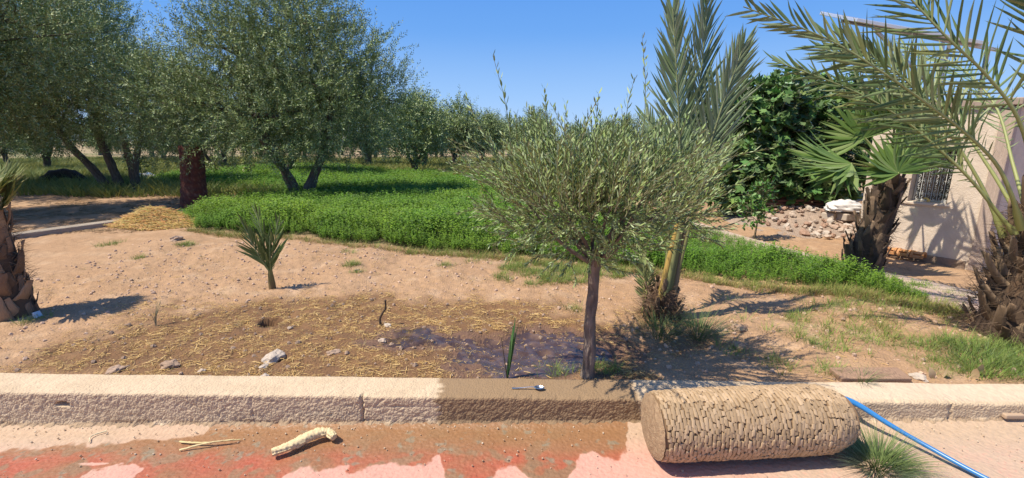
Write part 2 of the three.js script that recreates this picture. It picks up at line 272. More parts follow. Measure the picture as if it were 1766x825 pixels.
{
  const H = thing('house', 'small beige plastered house with a scrolled iron window grille behind the palms', 'house', [5.29, 0, -4.92], 0);
  const D = V(-.529, 0, -.849), Nn = V(.849, 0, -.529);  // along the front wall and into the house
  H.rotation.y = 0;
  const put = (o, s, y, d) => { o.position.set(D.x * s + Nn.x * d, y, D.z * s + Nn.z * d); o.rotation.y = Math.atan2(-D.z, D.x); return o; };   // local x runs along D, local z is out of the wall
  const shape = new THREE.Shape([[-.0, 0], [1.22, 0], [1.22, 1.95], [0, 1.95]].map((p) => new THREE.Vector2(...p)));
  const wx0 = .39, wx1 = .755, wy0 = .86, wy1 = 1.52;
  shape.holes.push(new THREE.Path([[wx0, wy0], [wx0, wy1], [wx1, wy1], [wx1, wy0]].map((p) => new THREE.Vector2(...p))));
  const plaster = mat([.67, .565, .455], .93, { map: tex2(512, 512, (u, v) => { const a = tile(u, v, 4, 5), b = tile(u + .3, v, 30, 3), k = clamp(.93 + .1 * a + .05 * b); return [k, k * (.99 + .015 * a), k * (.98 + .03 * a)]; }), bumpMap: grainBump, bumpScale: .006 });
  const peel = mat([.46, .33, .24], .95, { map: grainTex, bumpMap: grainBump, bumpScale: .02 });
  const ex = (s, depth) => { const g = new THREE.ExtrudeGeometry(s, { depth, bevelEnabled: false }); return g; };
  const flip = Math.sign(V(1, 0, 0).applyAxisAngle(V(0, 1, 0), Math.atan2(-D.z, D.x)).dot(D));
  const zOut = V(0, 0, 1).applyAxisAngle(V(0, 1, 0), Math.atan2(-D.z, D.x)).dot(Nn); // which way local z points
  const w = part('wall', ex(shape, .24), plaster, H); put(w, 0, 0, zOut > 0 ? 0 : .24);
  const bx = (name, s0, s1, y0, y1, d0, d1, m, parent = H) => { const g = new RoundedBoxGeometry(s1 - s0, y1 - y0, d1 - d0, 2, Math.min(.012, (y1 - y0) / 4, (d1 - d0) / 4)); const o = part(name, g, m, parent); return put(o, (s0 + s1) / 2, (y0 + y1) / 2, (d0 + d1) / 2); };
  bx('wall', -.002, .24, 0, 1.949, .243, 3.0, plaster); bx('wall', .98, 1.218, 0, 1.949, .243, 3.0, plaster); bx('wall', .243, .977, 0, 1.949, 2.76, 3.0, plaster);
  bx('corner_pilaster', -.02, .1, 0, 1.946, -.022, .12, mat([.58, .45, .36], .93, { map: grainTex, bumpMap: grainBump, bumpScale: .004 }));
  bx('roof', -.05, 1.26, 1.953, 2.03, -.05, 3.05, mat([.40, .31, .25], .95, { map: grainTex }));
  bx('window_sill', wx0 - .03, wx1 + .06, wy0 - .035, wy0 - .003, -.02, .2, mat([.60, .48, .38], .9));
  bx('base_course', .12, 1.2, .02, .235, -.012, .1, peel);
  // window: the closed room behind glass, frame and iron grille
  const glass = new THREE.MeshPhysicalMaterial({ color: 0xffffff, transmission: 1, roughness: .05, thickness: 0, ior: 1.5 });
  const G = new THREE.Group(); G.name = 'window'; H.add(G);
  bx('pane', wx0 + .02, wx1 - .02, wy0 + .02, wy1 - .02, .17, .175, glass, G);
  const iron = mat([.55, .55, .53], .6);
  for (const [a, b, c, d] of [[wx0 + .002, wx0 + .02, wy0 + .002, wy1 - .002], [wx1 - .02, wx1 - .002, wy0 + .002, wy1 - .002], [wx0 + .021, wx1 - .021, wy0 + .002, wy0 + .02], [wx0 + .021, wx1 - .021, wy1 - .02, wy1 - .002]]) bx('frame', a, b, c, d, .14, .17, iron, G);
  const nc = 6, nr = 8, cw = (wx1 - wx0 - .04) / nc, chh = (wy1 - wy0 - .04) / nr;
  for (let i = 1; i < nc; i++) bx('grille_bar', wx0 + .02 + cw * i - .0035, wx0 + .02 + cw * i + .0035, wy0 + .02, wy1 - .02, .115, .122, iron, G);
  for (let j = 1; j < nr; j += 2) bx('grille_bar', wx0 + .02, wx1 - .02, wy0 + .02 + chh * j - .003, wy0 + .02 + chh * j + .003, .124, .13, iron, G);
  const sc = []; for (let k = 0; k <= 16; k++) { const t = k / 16, a = (t < .5 ? 1 : -1) * (Math.abs(t - .5) * 2) * 4.6, r = .3; sc.push(V((t < .5 ? -1 : 1) * (Math.sin(Math.abs(a)) * r * .5) * cw, ((t < .5 ? 1 : -1) * (.22 - .22 * Math.cos(Math.abs(a)) * .9)) * chh, 0)); }
  const sg = new THREE.TubeGeometry(new THREE.CatmullRomCurve3(sc), 14, .0042, 4);
  for (let i = 0; i < nc; i++) for (let j = 0; j < nr; j++) put(part('grille_scroll', sg, iron, G), wx0 + .02 + cw * (i + .5), wy0 + .02 + chh * (j + .5), .118);
  // things left on the sill
  const P = (s, y, d) => [5.29 + D.x * s + Nn.x * d, y, -4.92 + D.z * s + Nn.z * d];
  const gl = new GB(); gl.tube(curve([[0, .012, 0], [.01, .035, 0], [.03, .05, .005], [.055, .045, .01]], 8), (t) => .018 * (1 - .45 * t), 8, [.62, .42, .12], .25);
  const g1 = single('yellow_cloth', gl.geo(), mat([1, 1, 1], .8, VC), 'small crumpled yellow cloth lying on the window sill', 'cloth'); g1.position.set(...P(.56, wy0 - .003, .03)); g1.rotation.y = 2;
  const g2 = single('white_block', new RoundedBoxGeometry(.05, .05, .035, 2, .008), mat([.5, .47, .42], .8), 'small pale block at the end of the window sill', 'block'); g2.position.set(...P(.425, wy0 + .022, .04)); g2.rotation.y = Math.atan2(-D.z, D.x);
  // ribbed clay blocks along the foot of the wall
  const clay = [mat([.52, .235, .085], .85, { map: grainTex }), mat([.56, .27, .11], .85, { map: grainTex })];
  for (let k = 0; k < 3; k++) {
    const s = .80 - k * .135, o = thing('clay_block', ['ribbed orange clay block at the house foot, nearest the fan palm', 'middle of three ribbed orange clay blocks at the house foot', 'ribbed orange clay block at the house foot, beside the grey stone'][k], 'clay block', P(s, .2, -.075), Math.atan2(-D.z, D.x), 'clay blocks at the house foot');
    const arch = (r0, r1, a0, a1, n = 12) => { const sh = new THREE.Shape(); for (let i = 0; i <= n; i++) { const a = lerp(a0, a1, i / n); sh[i ? 'lineTo' : 'moveTo'](Math.cos(a) * r1, Math.sin(a) * r1); } for (let i = n; i >= 0; i--) { const a = lerp(a0, a1, i / n); sh.lineTo(Math.cos(a) * r0, Math.sin(a) * r0); } return sh; };
    const rib = (x, wd, r0, r1, a0 = 0, a1 = Math.PI) => { const g = new THREE.ExtrudeGeometry(arch(r0, r1, a0, a1), { depth: wd, bevelEnabled: true, bevelSize: .003, bevelThickness: .003, bevelSegments: 1 }); g.rotateY(Math.PI / 2); g.translate(x, 0, 0); return g; };
    part('rim', rib(-.062, .018, .05, .074), clay[k % 2], o); part('rim', rib(.04, .018, .05, .074), clay[k % 2], o);
    for (const a of [.0, .85, 1.75, 2.65]) part('bar', rib(-.045, .088, .052, .066, a, a + .48), clay[(k + 1) % 2], o);
  }
}
// solar panel on its rack over the house roof
{
  const o = thing('solar_panel', 'solar panel on a steel rack above the house roof, seen from below its edge', 'solar panel', [4.95, 2.03, -6.25]);
  const steel = mat([.55, .56, .58], .4, { metalness: .8 }), dark = mat([.03, .035, .05], .3), al = mat([.72, .73, .74], .35, { metalness: .6 });
  const ex = V(.975, -.19, .09).normalize(), away = V(.60, .185, -.78), ez = away.clone().addScaledVector(ex, -away.dot(ex)).normalize().negate(), q = new THREE.Quaternion().setFromRotationMatrix(new THREE.Matrix4().makeBasis(ex, ez.clone().cross(ex), ez)), at = (x, y, z) => V(x, y, z).applyQuaternion(q).add(V(0, .98, 0));
  const bar = (name, a, b, t, m) => { const d = b.clone().sub(a), g = new RoundedBoxGeometry(t, d.length(), t, 1, t * .15), x = part(name, g, m, o); x.position.copy(a).lerp(b, .5); x.quaternion.setFromUnitVectors(V(0, 1, 0), d.normalize()); return x; };
  const c = part('cells', new THREE.BoxGeometry(1.5, .012, .95), dark, o); c.quaternion.copy(q); c.position.copy(at(0, .006, 0));
  bar('frame_bar', at(-.77, 0, .49), at(.77, 0, .49), .04, al); bar('frame_bar', at(-.77, 0, -.49), at(.77, 0, -.49), .04, al); bar('frame_bar', at(-.76, 0, .47), at(-.76, 0, -.47), .037, al); bar('frame_bar', at(.76, 0, .47), at(.76, 0, -.47), .037, al);
  bar('rail', at(-.5, -.045, .4), at(1.0, -.045, .4), .04, steel); bar('rail', at(-.5, -.045, -.4), at(1.0, -.045, -.4), .04, steel);
  bar('brace', at(-.45, -.07, .4), V(.42, .16, .28), .035, steel); bar('post', at(.35, -.07, .4), V(.36, -.08, .40), .04, steel); bar('post', at(.9, -.07, -.3), V(.95, -.08, -.3), .04, steel); bar('post', at(.9, -.07, .38), V(.95, -.08, .30), .04, steel);
}

// ---------------------------------------------------------------- olive trees
const barkTex = tex2(256, 512, (u, v) => { const a = n2(u * 14 * (1 - ss(.9, 1, u)), v * 5), b = tile(u, v, 8, 4), k = clamp(.75 + .25 * a + .2 * b); return [k, k, k]; });
const bark = mat([1, 1, 1], .95, { ...VC, map: barkTex, bumpMap: barkTex, bumpScale: .03 });
const oliveLeaf = new THREE.MeshPhysicalMaterial({ roughness: .55, specularIntensity: .45, side: THREE.DoubleSide, vertexColors: true });
const barkCol = [.17, .135, .105];
function oliveGeo({ seed, stems, lobes, twigs, per, L, W, tl, wood = .35, up = .5, green = [0, 1] }) {
  const R = rng(seed), tr = new GB(), cr = new GB();
  const tips = [];
  for (const [pts, r0, r1] of stems) { const c = curve(pts, 14); tr.tube(c, (t) => lerp(r0, r1, Math.pow(t, .8)) * (1 + .35 * Math.exp(-t * 14)), 9, (t) => barkCol.map((x) => x * (1 + .15 * n2(t * 8, seed))), .22); tips.push([c[c.length - 1], r1], [c[9], lerp(r0, r1, .65)]); }
  for (const l of lobes) {                                // a limb towards each lobe and boughs inside it
    const c = V(l[0], l[1], l[2]); tips.sort((a, b) => a[0].distanceToSquared(c) - b[0].distanceToSquared(c)); const [s, r] = tips[0];
    const e = c.clone().add(V(0, l[4] * .3, 0)), mid = s.clone().lerp(e, .5).add(rv(R).multiplyScalar(.15 * l[3]));
    tr.tube(curve([s, mid, e], 8), (t) => lerp(Math.min(r, .05 * l[3] + .02), .012, t), 6, barkCol, .15);
    for (let k = 0; k < 7; k++) { const d = rv(R); d.y = Math.abs(d.y) * .7; const a = mid.clone().lerp(e, R()), b = c.clone().add(V(d.x * l[3], d.y * l[4], d.z * l[5]).multiplyScalar(.85)); tr.tube(curve([a, a.clone().lerp(b, .5).add(rv(R).multiplyScalar(.1 * l[3])), b], 5), (t) => lerp(.016 * l[3] + .006, .004, t), 4, barkCol); }
  }
  const vol = lobes.map((l) => Math.pow(l[3] * l[4] * l[5], .75)), tot = vol.reduce((a, b) => a + b);
  for (let k = 0; k < twigs; k++) {
    let q = R() * tot, i = 0; while (q > vol[i] && i < lobes.length - 1) q -= vol[i++];
    const l = lobes[i], d = rv(R), rr = .2 + .8 * Math.pow(R(), .62), bump = 1 + .26 * n3(d.x * 2.2 + i, d.y * 2.2, d.z * 2.2 + seed);
    const p = V(l[0] + d.x * l[3] * rr * bump, l[1] + d.y * l[4] * rr * bump, l[2] + d.z * l[5] * rr * bump);
    const dir = d.clone().multiplyScalar(.7).add(V(0, up * (.4 + R()) * (d.y > -.3 ? 1 : .1), 0)).add(rv(R).multiplyScalar(.55)).normalize(), len = tl * (.55 + .8 * R()) * (d.y > .4 ? 1.25 : 1);
    const ref = Math.abs(dir.y) < .9 ? V(0, 1, 0) : V(1, 0, 0), A = dir.clone().cross(ref).normalize(), B = dir.clone().cross(A);
    const sag = V(0, -(.25 - .3 * dir.y) * len * .6, 0), at = (t) => p.clone().addScaledVector(dir, len * t).addScaledVector(sag, t * t);
    if (R() < wood) { const a = at(0), e = at(1), s = A.clone().multiplyScalar(.0035 + W * .12); const v0 = cr.v(a.clone().sub(s), B, [.2, .18, .13]), v1 = cr.v(a.clone().add(s), B, [.2, .18, .13]), v2 = cr.v(e, B, [.2, .2, .13]); cr.t(v0, v2, v1); }
    const hue = clamp(R() * .8 + .2 * n3(p.x, p.y, p.z)), tone = .8 + .45 * R();
    for (let j = 0; j < per; j++) {
      const t = (j + .5 + .6 * (R() - .5)) / per, a = j * 2.4 + R(), o = A.clone().multiplyScalar(Math.cos(a)).addScaledVector(B, Math.sin(a));
      const ld = dir.clone().multiplyScalar(.75).addScaledVector(o, .75 + .3 * R()).add(V(0, -.12 + .2 * R(), 0)).normalize(), sd = ld.clone().cross(rv(R)).normalize();
      const silver = R() < .22 ? .6 : R() * .25, c0 = mix3(mix3([.125, .20, .05], [.225, .28, .09], hue), [.40, .46, .30], silver).map((x, i2) => x * tone * (i2 === 1 ? 1 + .1 * green[0] : 1));
      cr.leaf(at(t), ld, sd, L * (.7 + .5 * R()) * (t > .9 ? .75 : 1), W * (.8 + .4 * R()), c0, .1 + .15 * R());
    }
  }
  return [tr.geo(), cr.geo()];
}
function olive(geo, label, pos, turn = 0, s = 1, group) {
  const o = thing('olive_tree', label, 'olive tree', [pos[0], groundY(pos[0], pos[1]) - .03, pos[1]], turn, group); o.scale.setScalar(s);
  part('trunk', geo[0], bark, o); const c = part('crown', geo[1], oliveLeaf, o); c.userData.kind = 'stuff'; return o;
}
const gA = oliveGeo({ seed: 5, twigs: 5600, per: 24, L: .076, W: .018, tl: .42, stems: [
  [[[0, 0, 0], [-.12, .35, .03], [-.3, .75, .05], [-.5, 1.25, .05], [-.9, 2.0, 0]], .14, .07], [[[.05, 0, 0], [.2, .4, .05], [.42, .85, 0], [.62, 1.35, -.1], [.8, 2.1, -.1]], .15, .07], [[[.1, .1, -.05], [.22, .6, -.3], [.3, 1.2, -.6], [.3, 2.1, -.9]], .09, .05], [[[.0, .1, .05], [-.1, .6, .2], [-.3, 1.2, .6], [-.5, 2, .9]], .08, .05]],
  lobes: [[-1.0, 2.4, .3, 1.6, 1.3, 1.3], [.8, 2.2, .2, 1.35, 1.2, 1.3], [-.2, 3.5, -.2, 1.7, 1.3, 1.4], [-2.6, 2.1, .2, 1.2, 1.0, 1.1], [1.75, 2.25, -.2, .95, 1.0, .95], [-1.2, 3.5, 0, 1.1, .95, 1.0], [1.2, 3.2, -.2, 1.1, .8, 1.0], [0, 1.75, .7, 1.2, .75, .8], [-3.2, 2.35, -.3, 1.0, 1.0, .9], [.3, 4.2, -.3, 1.0, .7, .9]] });
const gB = oliveGeo({ seed: 8, twigs: 5000, per: 24, L: .08, W: .019, tl: .45, stems: [
  [[[-.2, 0, 0], [-.55, .6, 0], [-.95, 1.2, .1], [-1.35, 2.1, .1]], .12, .06], [[[.1, 0, 0], [.05, .7, .1], [-.1, 1.3, .1], [-.2, 2.3, 0]], .12, .07], [[[.4, 0, -.1], [.42, .7, -.1], [.34, 1.3, -.1], [.2, 2.2, -.3]], .11, .06], [[[.45, 0, -.1], [.55, .8, -.1], [.75, 1.5, -.2], [1.0, 2.4, -.2]], .10, .05]],
  lobes: [[-1.6, 2.7, .2, 1.5, 1.2, 1.3], [0, 3.1, .3, 1.6, 1.3, 1.4], [1.2, 2.5, 0, 1.2, 1.0, 1.2], [-.6, 4.1, -.2, 1.6, 1.2, 1.3], [-2.6, 3.4, 0, 1.3, 1.4, 1.2], [-.3, 2.1, .7, 1.3, .7, .9], [-.5, 4.8, -.2, .9, .8, .9]] });
const far = [21, 22, 23].map((seed) => { const R = rng(seed); const j = () => (R() - .5) * .5;
  return oliveGeo({ seed, twigs: 1000, per: 13, L: .15, W: .042, tl: .5, wood: .1, stems: [[[[0, 0, 0], [.05, .5, 0], [.1 + j() * .3, 1.0, 0], [j(), 1.8, j()]], .17, .08], [[[0, .4, 0], [-.2, .9, .1], [-.6, 1.7, .2]], .09, .04], [[[.05, .5, 0], [.35, 1.0, 0], [.7, 1.8, -.1]], .09, .04]],
    lobes: [[j(), 2.1, j(), 1.35, 1.0, 1.3], [-.9 + j(), 2.0, j(), 1.0, .9, 1.0], [.9 + j(), 2.0, j(), 1.0, .9, 1.0], [j(), 2.75, j(), 1.05, .75, 1.0], [j() * 2, 1.5, .5, 1.2, .5, .8], [j() * 2, 3.1, j(), .55, .6, .55]] }); });
olive(gA, 'large wide olive tree with forked trunk standing in the green alfalfa', [-4.9, -10.5], 0, 1);
olive(gB, 'leaning multi-stemmed olive tree between the fan palm and the red painted stump', [-11.7, -13.4], 0, 1.08);
olive(gB, 'dark tall olive tree filling the upper edge behind the spiky fan palm', [-16.2, -13.8], 2.2, 1.2);
olive(gB, 'nearest dark olive at the very edge, overhanging the short fan palm', [-11.6, -7.7], 4.0, 1.05);
olive(gA, 'olive tree with dark twin trunks right behind the large forked olive', [-9.0, -18.2], 2.6, .92);
olive(gB, 'shaded olive tree seen low between the leaning stems and the red stump', [-15.4, -24], 1.1, .85);
olive(far[0], 'nearest small olive of the row past the alfalfa, a sapling at its trunk', [-4.05, -18.9], 0, .88);
olive(far[1], 'second small olive of the row past the alfalfa, with a light patched trunk', [-4.5, -23.4], 1, .98);
olive(far[2], 'third small olive of the row past the alfalfa, dark short trunk', [-3.2, -25.6], 2.4, .95);
olive(far[0], 'olive at the back between the large olive and the far row', [-7.8, -25], 3.3, 1.15);
olive(far[1], 'small olive half hidden behind the long shoots of the young olive', [-1.7, -27.5], 4.1, .82);
{
  const R = rng(77); let k = 0;
  const spots = [[-1.2, -33], [2, -31], [.6, -37], [5, -35], [-3.5, -34], [-6, -33], [-9, -31], [-12, -29], [-19, -27], [-23, -30], [-15, -33], [-19, -36], [-27, -31], [-11, -38], [-6, -40], [3, -42], [8, -40], [12, -38], [-1, -46], [-16, -44], [-24, -42], [-31, -39], [7, -30], [11, -30], [-34, -33], [-28, -25], [15, -34], [-22, -21.5], [-40, -44]];
  for (const [x, z] of spots) olive(far[k++ % 3], 'distant olive tree in the rows along the horizon', [x + R() - .5, z + R() - .5], R() * 6, .68 + .3 * R(), 'olive trees in the distant rows');
}

// ---------------------------------------------------------------- young olive by the kerb
{
  const B = V(.47, groundY(.47, -2.57) - .03, -2.57), o = thing('young_olive_tree', 'young olive tree with thin straight trunk and feathery crown just behind the kerb', 'olive tree', B.toArray());
  const R = rng(31), tr = new GB(), cr = new GB(), C = V(.0, 1.1, -.04), fork = V(.02, .78, 0);
  tr.tube(curve([[0, 0, 0], [.006, .2, .004], [.004, .4, 0], [.014, .6, 0], [.02, .8, 0]], 22), (t) => lerp(.04, .031, t) * (1 + .3 * Math.exp(-t * 16)) * (1 + .05 * Math.sin(t * 31)), 12, (t, p) => [.21, .165, .13].map((x) => x * (1 + .25 * n3(p.x * 30, p.y * 9, p.z * 30))), .12);
  const limbs = [];
  for (const e of [[-.16, 1.02, .05], [.16, 1.05, .03], [.02, 1.12, -.15], [.3, 1.1, -.1], [-.32, 1.08, -.05], [.06, 1.15, .18], [.42, 1.15, .08], [-.42, 1.18, .1], [-.2, 1.2, -.22], [.25, 1.22, .2]]) {
    const c = curve([[.02, .68 + .1 * R(), 0], [e[0] * .45, .9 + .05 * R(), e[2] * .5], e], 8); limbs.push(...c.slice(2)); tr.tube(c, (t) => lerp(.017, .005, t), 6, [.20, .16, .12], .1);
  }
  const shoot = (p, d, len, lf = 1, step = .017, tall = false) => {
    const ref = Math.abs(d.y) < .9 ? V(0, 1, 0) : V(1, 0, 0), A = d.clone().cross(ref).normalize(), Bv = d.clone().cross(A), w1 = rv(R).multiplyScalar(len * .1), grav = V(0, tall ? .04 : (.12 - .1 * R()) * (1 - d.y), 0).multiplyScalar(len);
    const at = (t) => p.clone().addScaledVector(d, len * t).addScaledVector(w1, Math.sin(t * 3)).addScaledVector(grav, t * t), pts = [0, .25, .5, .75, 1].map(at);
    tr.tube(pts, (t) => lerp(.0032, .0012, t), 3, mix3([.20, .17, .10], [.26, .26, .14], R()));
    const n = Math.max(4, Math.round(len / step)), hue = R();
    for (let j = 1; j <= n; j++) for (const s of [-1, 1]) {
      if (R() < .06) continue;
      const t = j / n, a = (j % 2) * 1.57 + R() * .5, ov = A.clone().multiplyScalar(Math.cos(a) * s).addScaledVector(Bv, Math.sin(a) * s);
      const ld = d.clone().multiplyScalar(.95 + .3 * R()).addScaledVector(ov, .55 + .35 * R()).normalize(), sd = ld.clone().cross(d).addScaledVector(rv(R), .5).normalize();
      const c0 = mix3(mix3([.135, .215, .055], [.25, .32, .10], clamp(hue + .3 * (R() - .5))), [.40, .47, .30], R() < .28 ? .6 : .25 * R()), k = .85 + .35 * R();
      cr.leaf(at(t), ld, sd, lf * .040 * (.6 + .6 * R()) * (t > .85 ? .7 : 1), lf * .0084 * (.8 + .4 * R()), c0.map((x) => x * k), .08 + .12 * R(), true);
    }
  };
  for (let k = 0; k < 1050; k++) {                          // leafy shoots that fill the crown
    const d = rv(R), u = Math.pow(R(), .6), low = d.y < 0; if (n3(d.x * 2.1 + 4, d.y * 2.1, d.z * 2.1) > .32 && u > .35) continue;
    const p = V(C.x + d.x * .61 * u, C.y + d.y * (low ? .33 : .20) * u, C.z + d.z * .52 * u);
    const out = V(d.x * .9, 0, d.z * .9).multiplyScalar(.35 + .5 * u), dir = out.add(V(0, low ? -.25 + .6 * R() : .7 + .6 * R(), 0)).add(rv(R).multiplyScalar(.35)).normalize();
    shoot(p, dir, (low ? .12 + .14 * R() : .2 + .3 * R() * R() + .08 * R()), low ? 1.05 : 1.12, low ? .014 : .018);
  }
  for (let k = 0; k < 46; k++) { const a = R() * 6.28, p = V(C.x + Math.cos(a) * .42, C.y - .05 + .2 * R(), C.z + Math.sin(a) * .38); shoot(p, V(Math.cos(a) * .9, .12 + .5 * R(), Math.sin(a) * .6).normalize(), .3 + .25 * R(), .9, .024); }
  for (const [x, y, b] of [[-.58, 1.90, -.5], [-.72, 1.68, -.52], [-.44, 1.60, -.38], [-.29, 1.72, -.25], [-.16, 1.66, -.14], [.01, 1.71, 0], [.22, 1.98, .2], [.20, 1.77, .17], [.82, 1.50, .62], [-.36, 1.62, -.3], [.1, 1.62, .06], [.37, 1.66, .3], [.5, 1.6, .42]]) {
    const p = V(b + .02, 1.25, -.04 + .16 * (R() - .5)), e = V(x, y, -.03 + .1 * (R() - .5)); shoot(p, e.clone().sub(p).normalize(), e.distanceTo(p), 1.4, .028, true);
  }
  const cs = part('trunk', tr.geo(), bark, o); const c = part('crown', cr.geo(), oliveLeaf, o); c.userData.kind = 'stuff';
}

// ---------------------------------------------------------------- palms
function leafletGeo(bend, fold = .3, seg = 4, prof = [.45, .95, 1, .72, .03]) {               // unit leaflet: length along y, width along x, folded along its middle
  const gb = new GB(), rows = [];
  for (let k = 0; k <= seg; k++) { const t = k / seg, w = prof[k] * .5, z = -bend * t * t; rows.push([V(-w, t, z + fold * w), V(0, t, z), V(w, t, z + fold * w)].map((p, i) => gb.v(p, V((i - 1) * -.5, 0, 1).normalize(), [1, 1, 1]))); }
  for (let k = 0; k < seg; k++) for (let i = 0; i < 2; i++) { const [a, b, c, d] = [rows[k][i], rows[k][i + 1], rows[k + 1][i], rows[k + 1][i + 1]]; gb.t(a, b, d); gb.t(a, d, c); }
  return gb.geo(true);
}
const LEAFLET = [leafletGeo(.04, .05), leafletGeo(.14, .045), leafletGeo(.3, .04), leafletGeo(-.06, .05)];
const toneMats = (list, r = .6, t = .15) => list.map((c) => leafMat(c.map((x) => x * .98), r, t, { specularIntensity: .6 }));
const baseM = new THREE.Matrix4();
function placed(p, d, side, L, W, bendScale = L) {             // matrix for a leaflet
  const y = d.clone().normalize(), x = side.clone().addScaledVector(y, -side.dot(y)).normalize(), z = x.clone().cross(y);
  return new THREE.Matrix4().makeBasis(x.multiplyScalar(W), y.multiplyScalar(L), z.multiplyScalar(bendScale)).setPosition(p);
}
// a feather frond: the midrib is the part, leaflets its pieces; leaflets past the count go to REST
function frond(root, origin, ctrl, lat, { n = 40, len = .36, wid = .022, ang = .75, from = .25, mats, rest, each = true, rib = .016, ribCol = [.28, .30, .12], vee = .35, jit = .12, spines = true, R }) {
  const pts = curve(ctrl.map((c) => V(...c).sub(origin)), 30), gb = new GB();
  gb.tube(pts, (t) => lerp(rib, .0035, Math.pow(t, .75)) * (t < .08 ? 1.5 : 1), 7, (t) => mix3(ribCol, [.22, .26, .12], t));
  const f = part('frond', gb.geo(), frond.rib, root), cv = new THREE.CatmullRomCurve3(pts);
  const Lat = V(...lat).normalize();
  for (let k = 0; k < n; k++) for (const s of [-1, 1]) {
    const t = lerp(from, .995, Math.pow((k + .5 + (s > 0 ? .3 : 0)) / (n + .5), .92)), p = cv.getPoint(t), d = cv.getTangent(t), l0 = Lat.clone().addScaledVector(d, -Lat.dot(d)).normalize(), nn = d.clone().cross(l0).normalize();
    const u = (t - from) / (1 - from), env = u < .12 ? lerp(.25, .85, u / .12) : u > .6 ? lerp(1, .45, (u - .6) / .4) : lerp(.85, 1, Math.min(1, (u - .12) / .25));
    const a = lerp(ang, ang * .45, Math.pow(u, 1.5)) * (.85 + .35 * R()), v = vee * ((k % 3) - .6) * .8 + (R() - .5) * .3;
    const dir = d.clone().multiplyScalar(Math.cos(a)).addScaledVector(l0, s * Math.sin(a) * Math.cos(v)).addScaledVector(nn, Math.sin(a) * Math.sin(v)).add(rv(R).multiplyScalar(jit)).normalize();
    const side = dir.clone().cross(nn).addScaledVector(rv(R), .45).normalize(), L = len * env * (.85 + .3 * R()), W = wid * (.75 + .5 * R()), gi = Math.floor(R() * 10) % LEAFLET.length, m = placed(p, dir, side, L, W, Math.min(L, .25));
    if (spines && u < .1) { m.scale(V(.45, .5, .5)); }
    if (each && root.userData.left-- > 0) { const o = part('leaflet', LEAFLET[gi], mats[Math.floor(R() * mats.length)], f); m.decompose(o.position, o.quaternion, o.scale); }
    else rest.add(LEAFLET[gi], m, mats[Math.floor(R() * mats.length)].color.toArray());
  }
  return f;
}
frond.rib = mat([1, 1, 1], .55, VC);
function finishRest(root, rest, r = .6) { delete root.userData.left; if (rest.i.length) { const o = part('leaflet', rest.geo(), leafMat([1, 1, 1], r, .15, VC), root); o.userData.kind = 'stuff'; } }
// a stub left from a cut frond
function bootGeo(R, L, W, T, curl) {
  const gb = new GB(), rows = [], n = 5;
  for (let k = 0; k <= n; k++) { const t = k / n, w = W * .5 * lerp(1, .42, Math.pow(t, .8)) * (1 + .1 * (R() - .5)), th = T * lerp(1, .45, t) * .5, z = curl * L * t * t; rows.push([[-w, th * .2], [-w * .5, th], [w * .5, th], [w, th * .2], [w * .5, -th * .6], [-w * .5, -th * .6]].map(([x, y]) => gb.v(V(x + (R() - .5) * .006, L * t + (k === n ? (R() - .5) * .25 * L : 0), y + z), V(x, 0, y).normalize(), [1, 1, 1], x * 10, t))); }
  for (let k = 0; k < n; k++) for (let i = 0; i < 6; i++) { const j = (i + 1) % 6; gb.t(rows[k][i], rows[k][j], rows[k + 1][j]); gb.t(rows[k][i], rows[k + 1][j], rows[k + 1][i]); }
  const e = rows[n]; for (let i = 1; i < 5; i++) gb.t(e[0], e[i], e[i + 1]);
  return gb.geo(true);
}
function boots(root, R, geos, mats, axis, rad, n, y0, y1, lean, sc = 1) {
  for (let k = 0; k < n; k++) {
    const t = (k + .5) / n, h = lerp(y0, y1, t), a = k * 2.399 + R() * .4, r = rad(t), c = axis(h), out = V(Math.cos(a), 0, Math.sin(a)), o = part('leaf_base', geos[Math.floor(R() * geos.length)], mats[Math.floor(R() * mats.length)], root);
    const d = V(0, 1, 0).multiplyScalar(Math.cos(lean)).addScaledVector(out, Math.sin(lean) * (.4 + 1.3 * R())).add(rv(R).multiplyScalar(.3)).normalize(), x = d.clone().cross(out).normalize(), z = x.clone().cross(d);
    const s = sc * (.6 + .75 * R()); new THREE.Matrix4().makeBasis(x.multiplyScalar(s), d.multiplyScalar(s), z.multiplyScalar(-s)).setPosition(c.clone().addScaledVector(out, r * .86)).decompose(o.position, o.quaternion, o.scale);
    if (o.scale.x < 0) o.scale.x *= -1;
  }
}
const browns = [[.20, .13, .075], [.26, .17, .10], [.15, .09, .05], [.31, .215, .13]].map((c) => mat(c, .92, { map: fibreTex }));
const fibreCol = [.085, .055, .035];
function fibres(R, n, axis, rad, y0, y1, L, col) {
  const gb = new GB(); for (let k = 0; k < n; k++) { const a = R() * 6.28, h = lerp(y0, y1, R()), o = V(Math.cos(a), 0, Math.sin(a)), p = axis(h).addScaledVector(o, rad((h - y0) / (y1 - y0)) * (.95 + .1 * R())); gb.blade(p, o.clone().multiplyScalar(.7).add(V(0, R() - .45, 0)).add(rv(R).multiplyScalar(.6)).normalize(), rv(R), L * (.4 + R()), .005, mix3(col, [.22, .15, .09], R() * .7), R() - .3, 2); }
  return gb.geo();
}

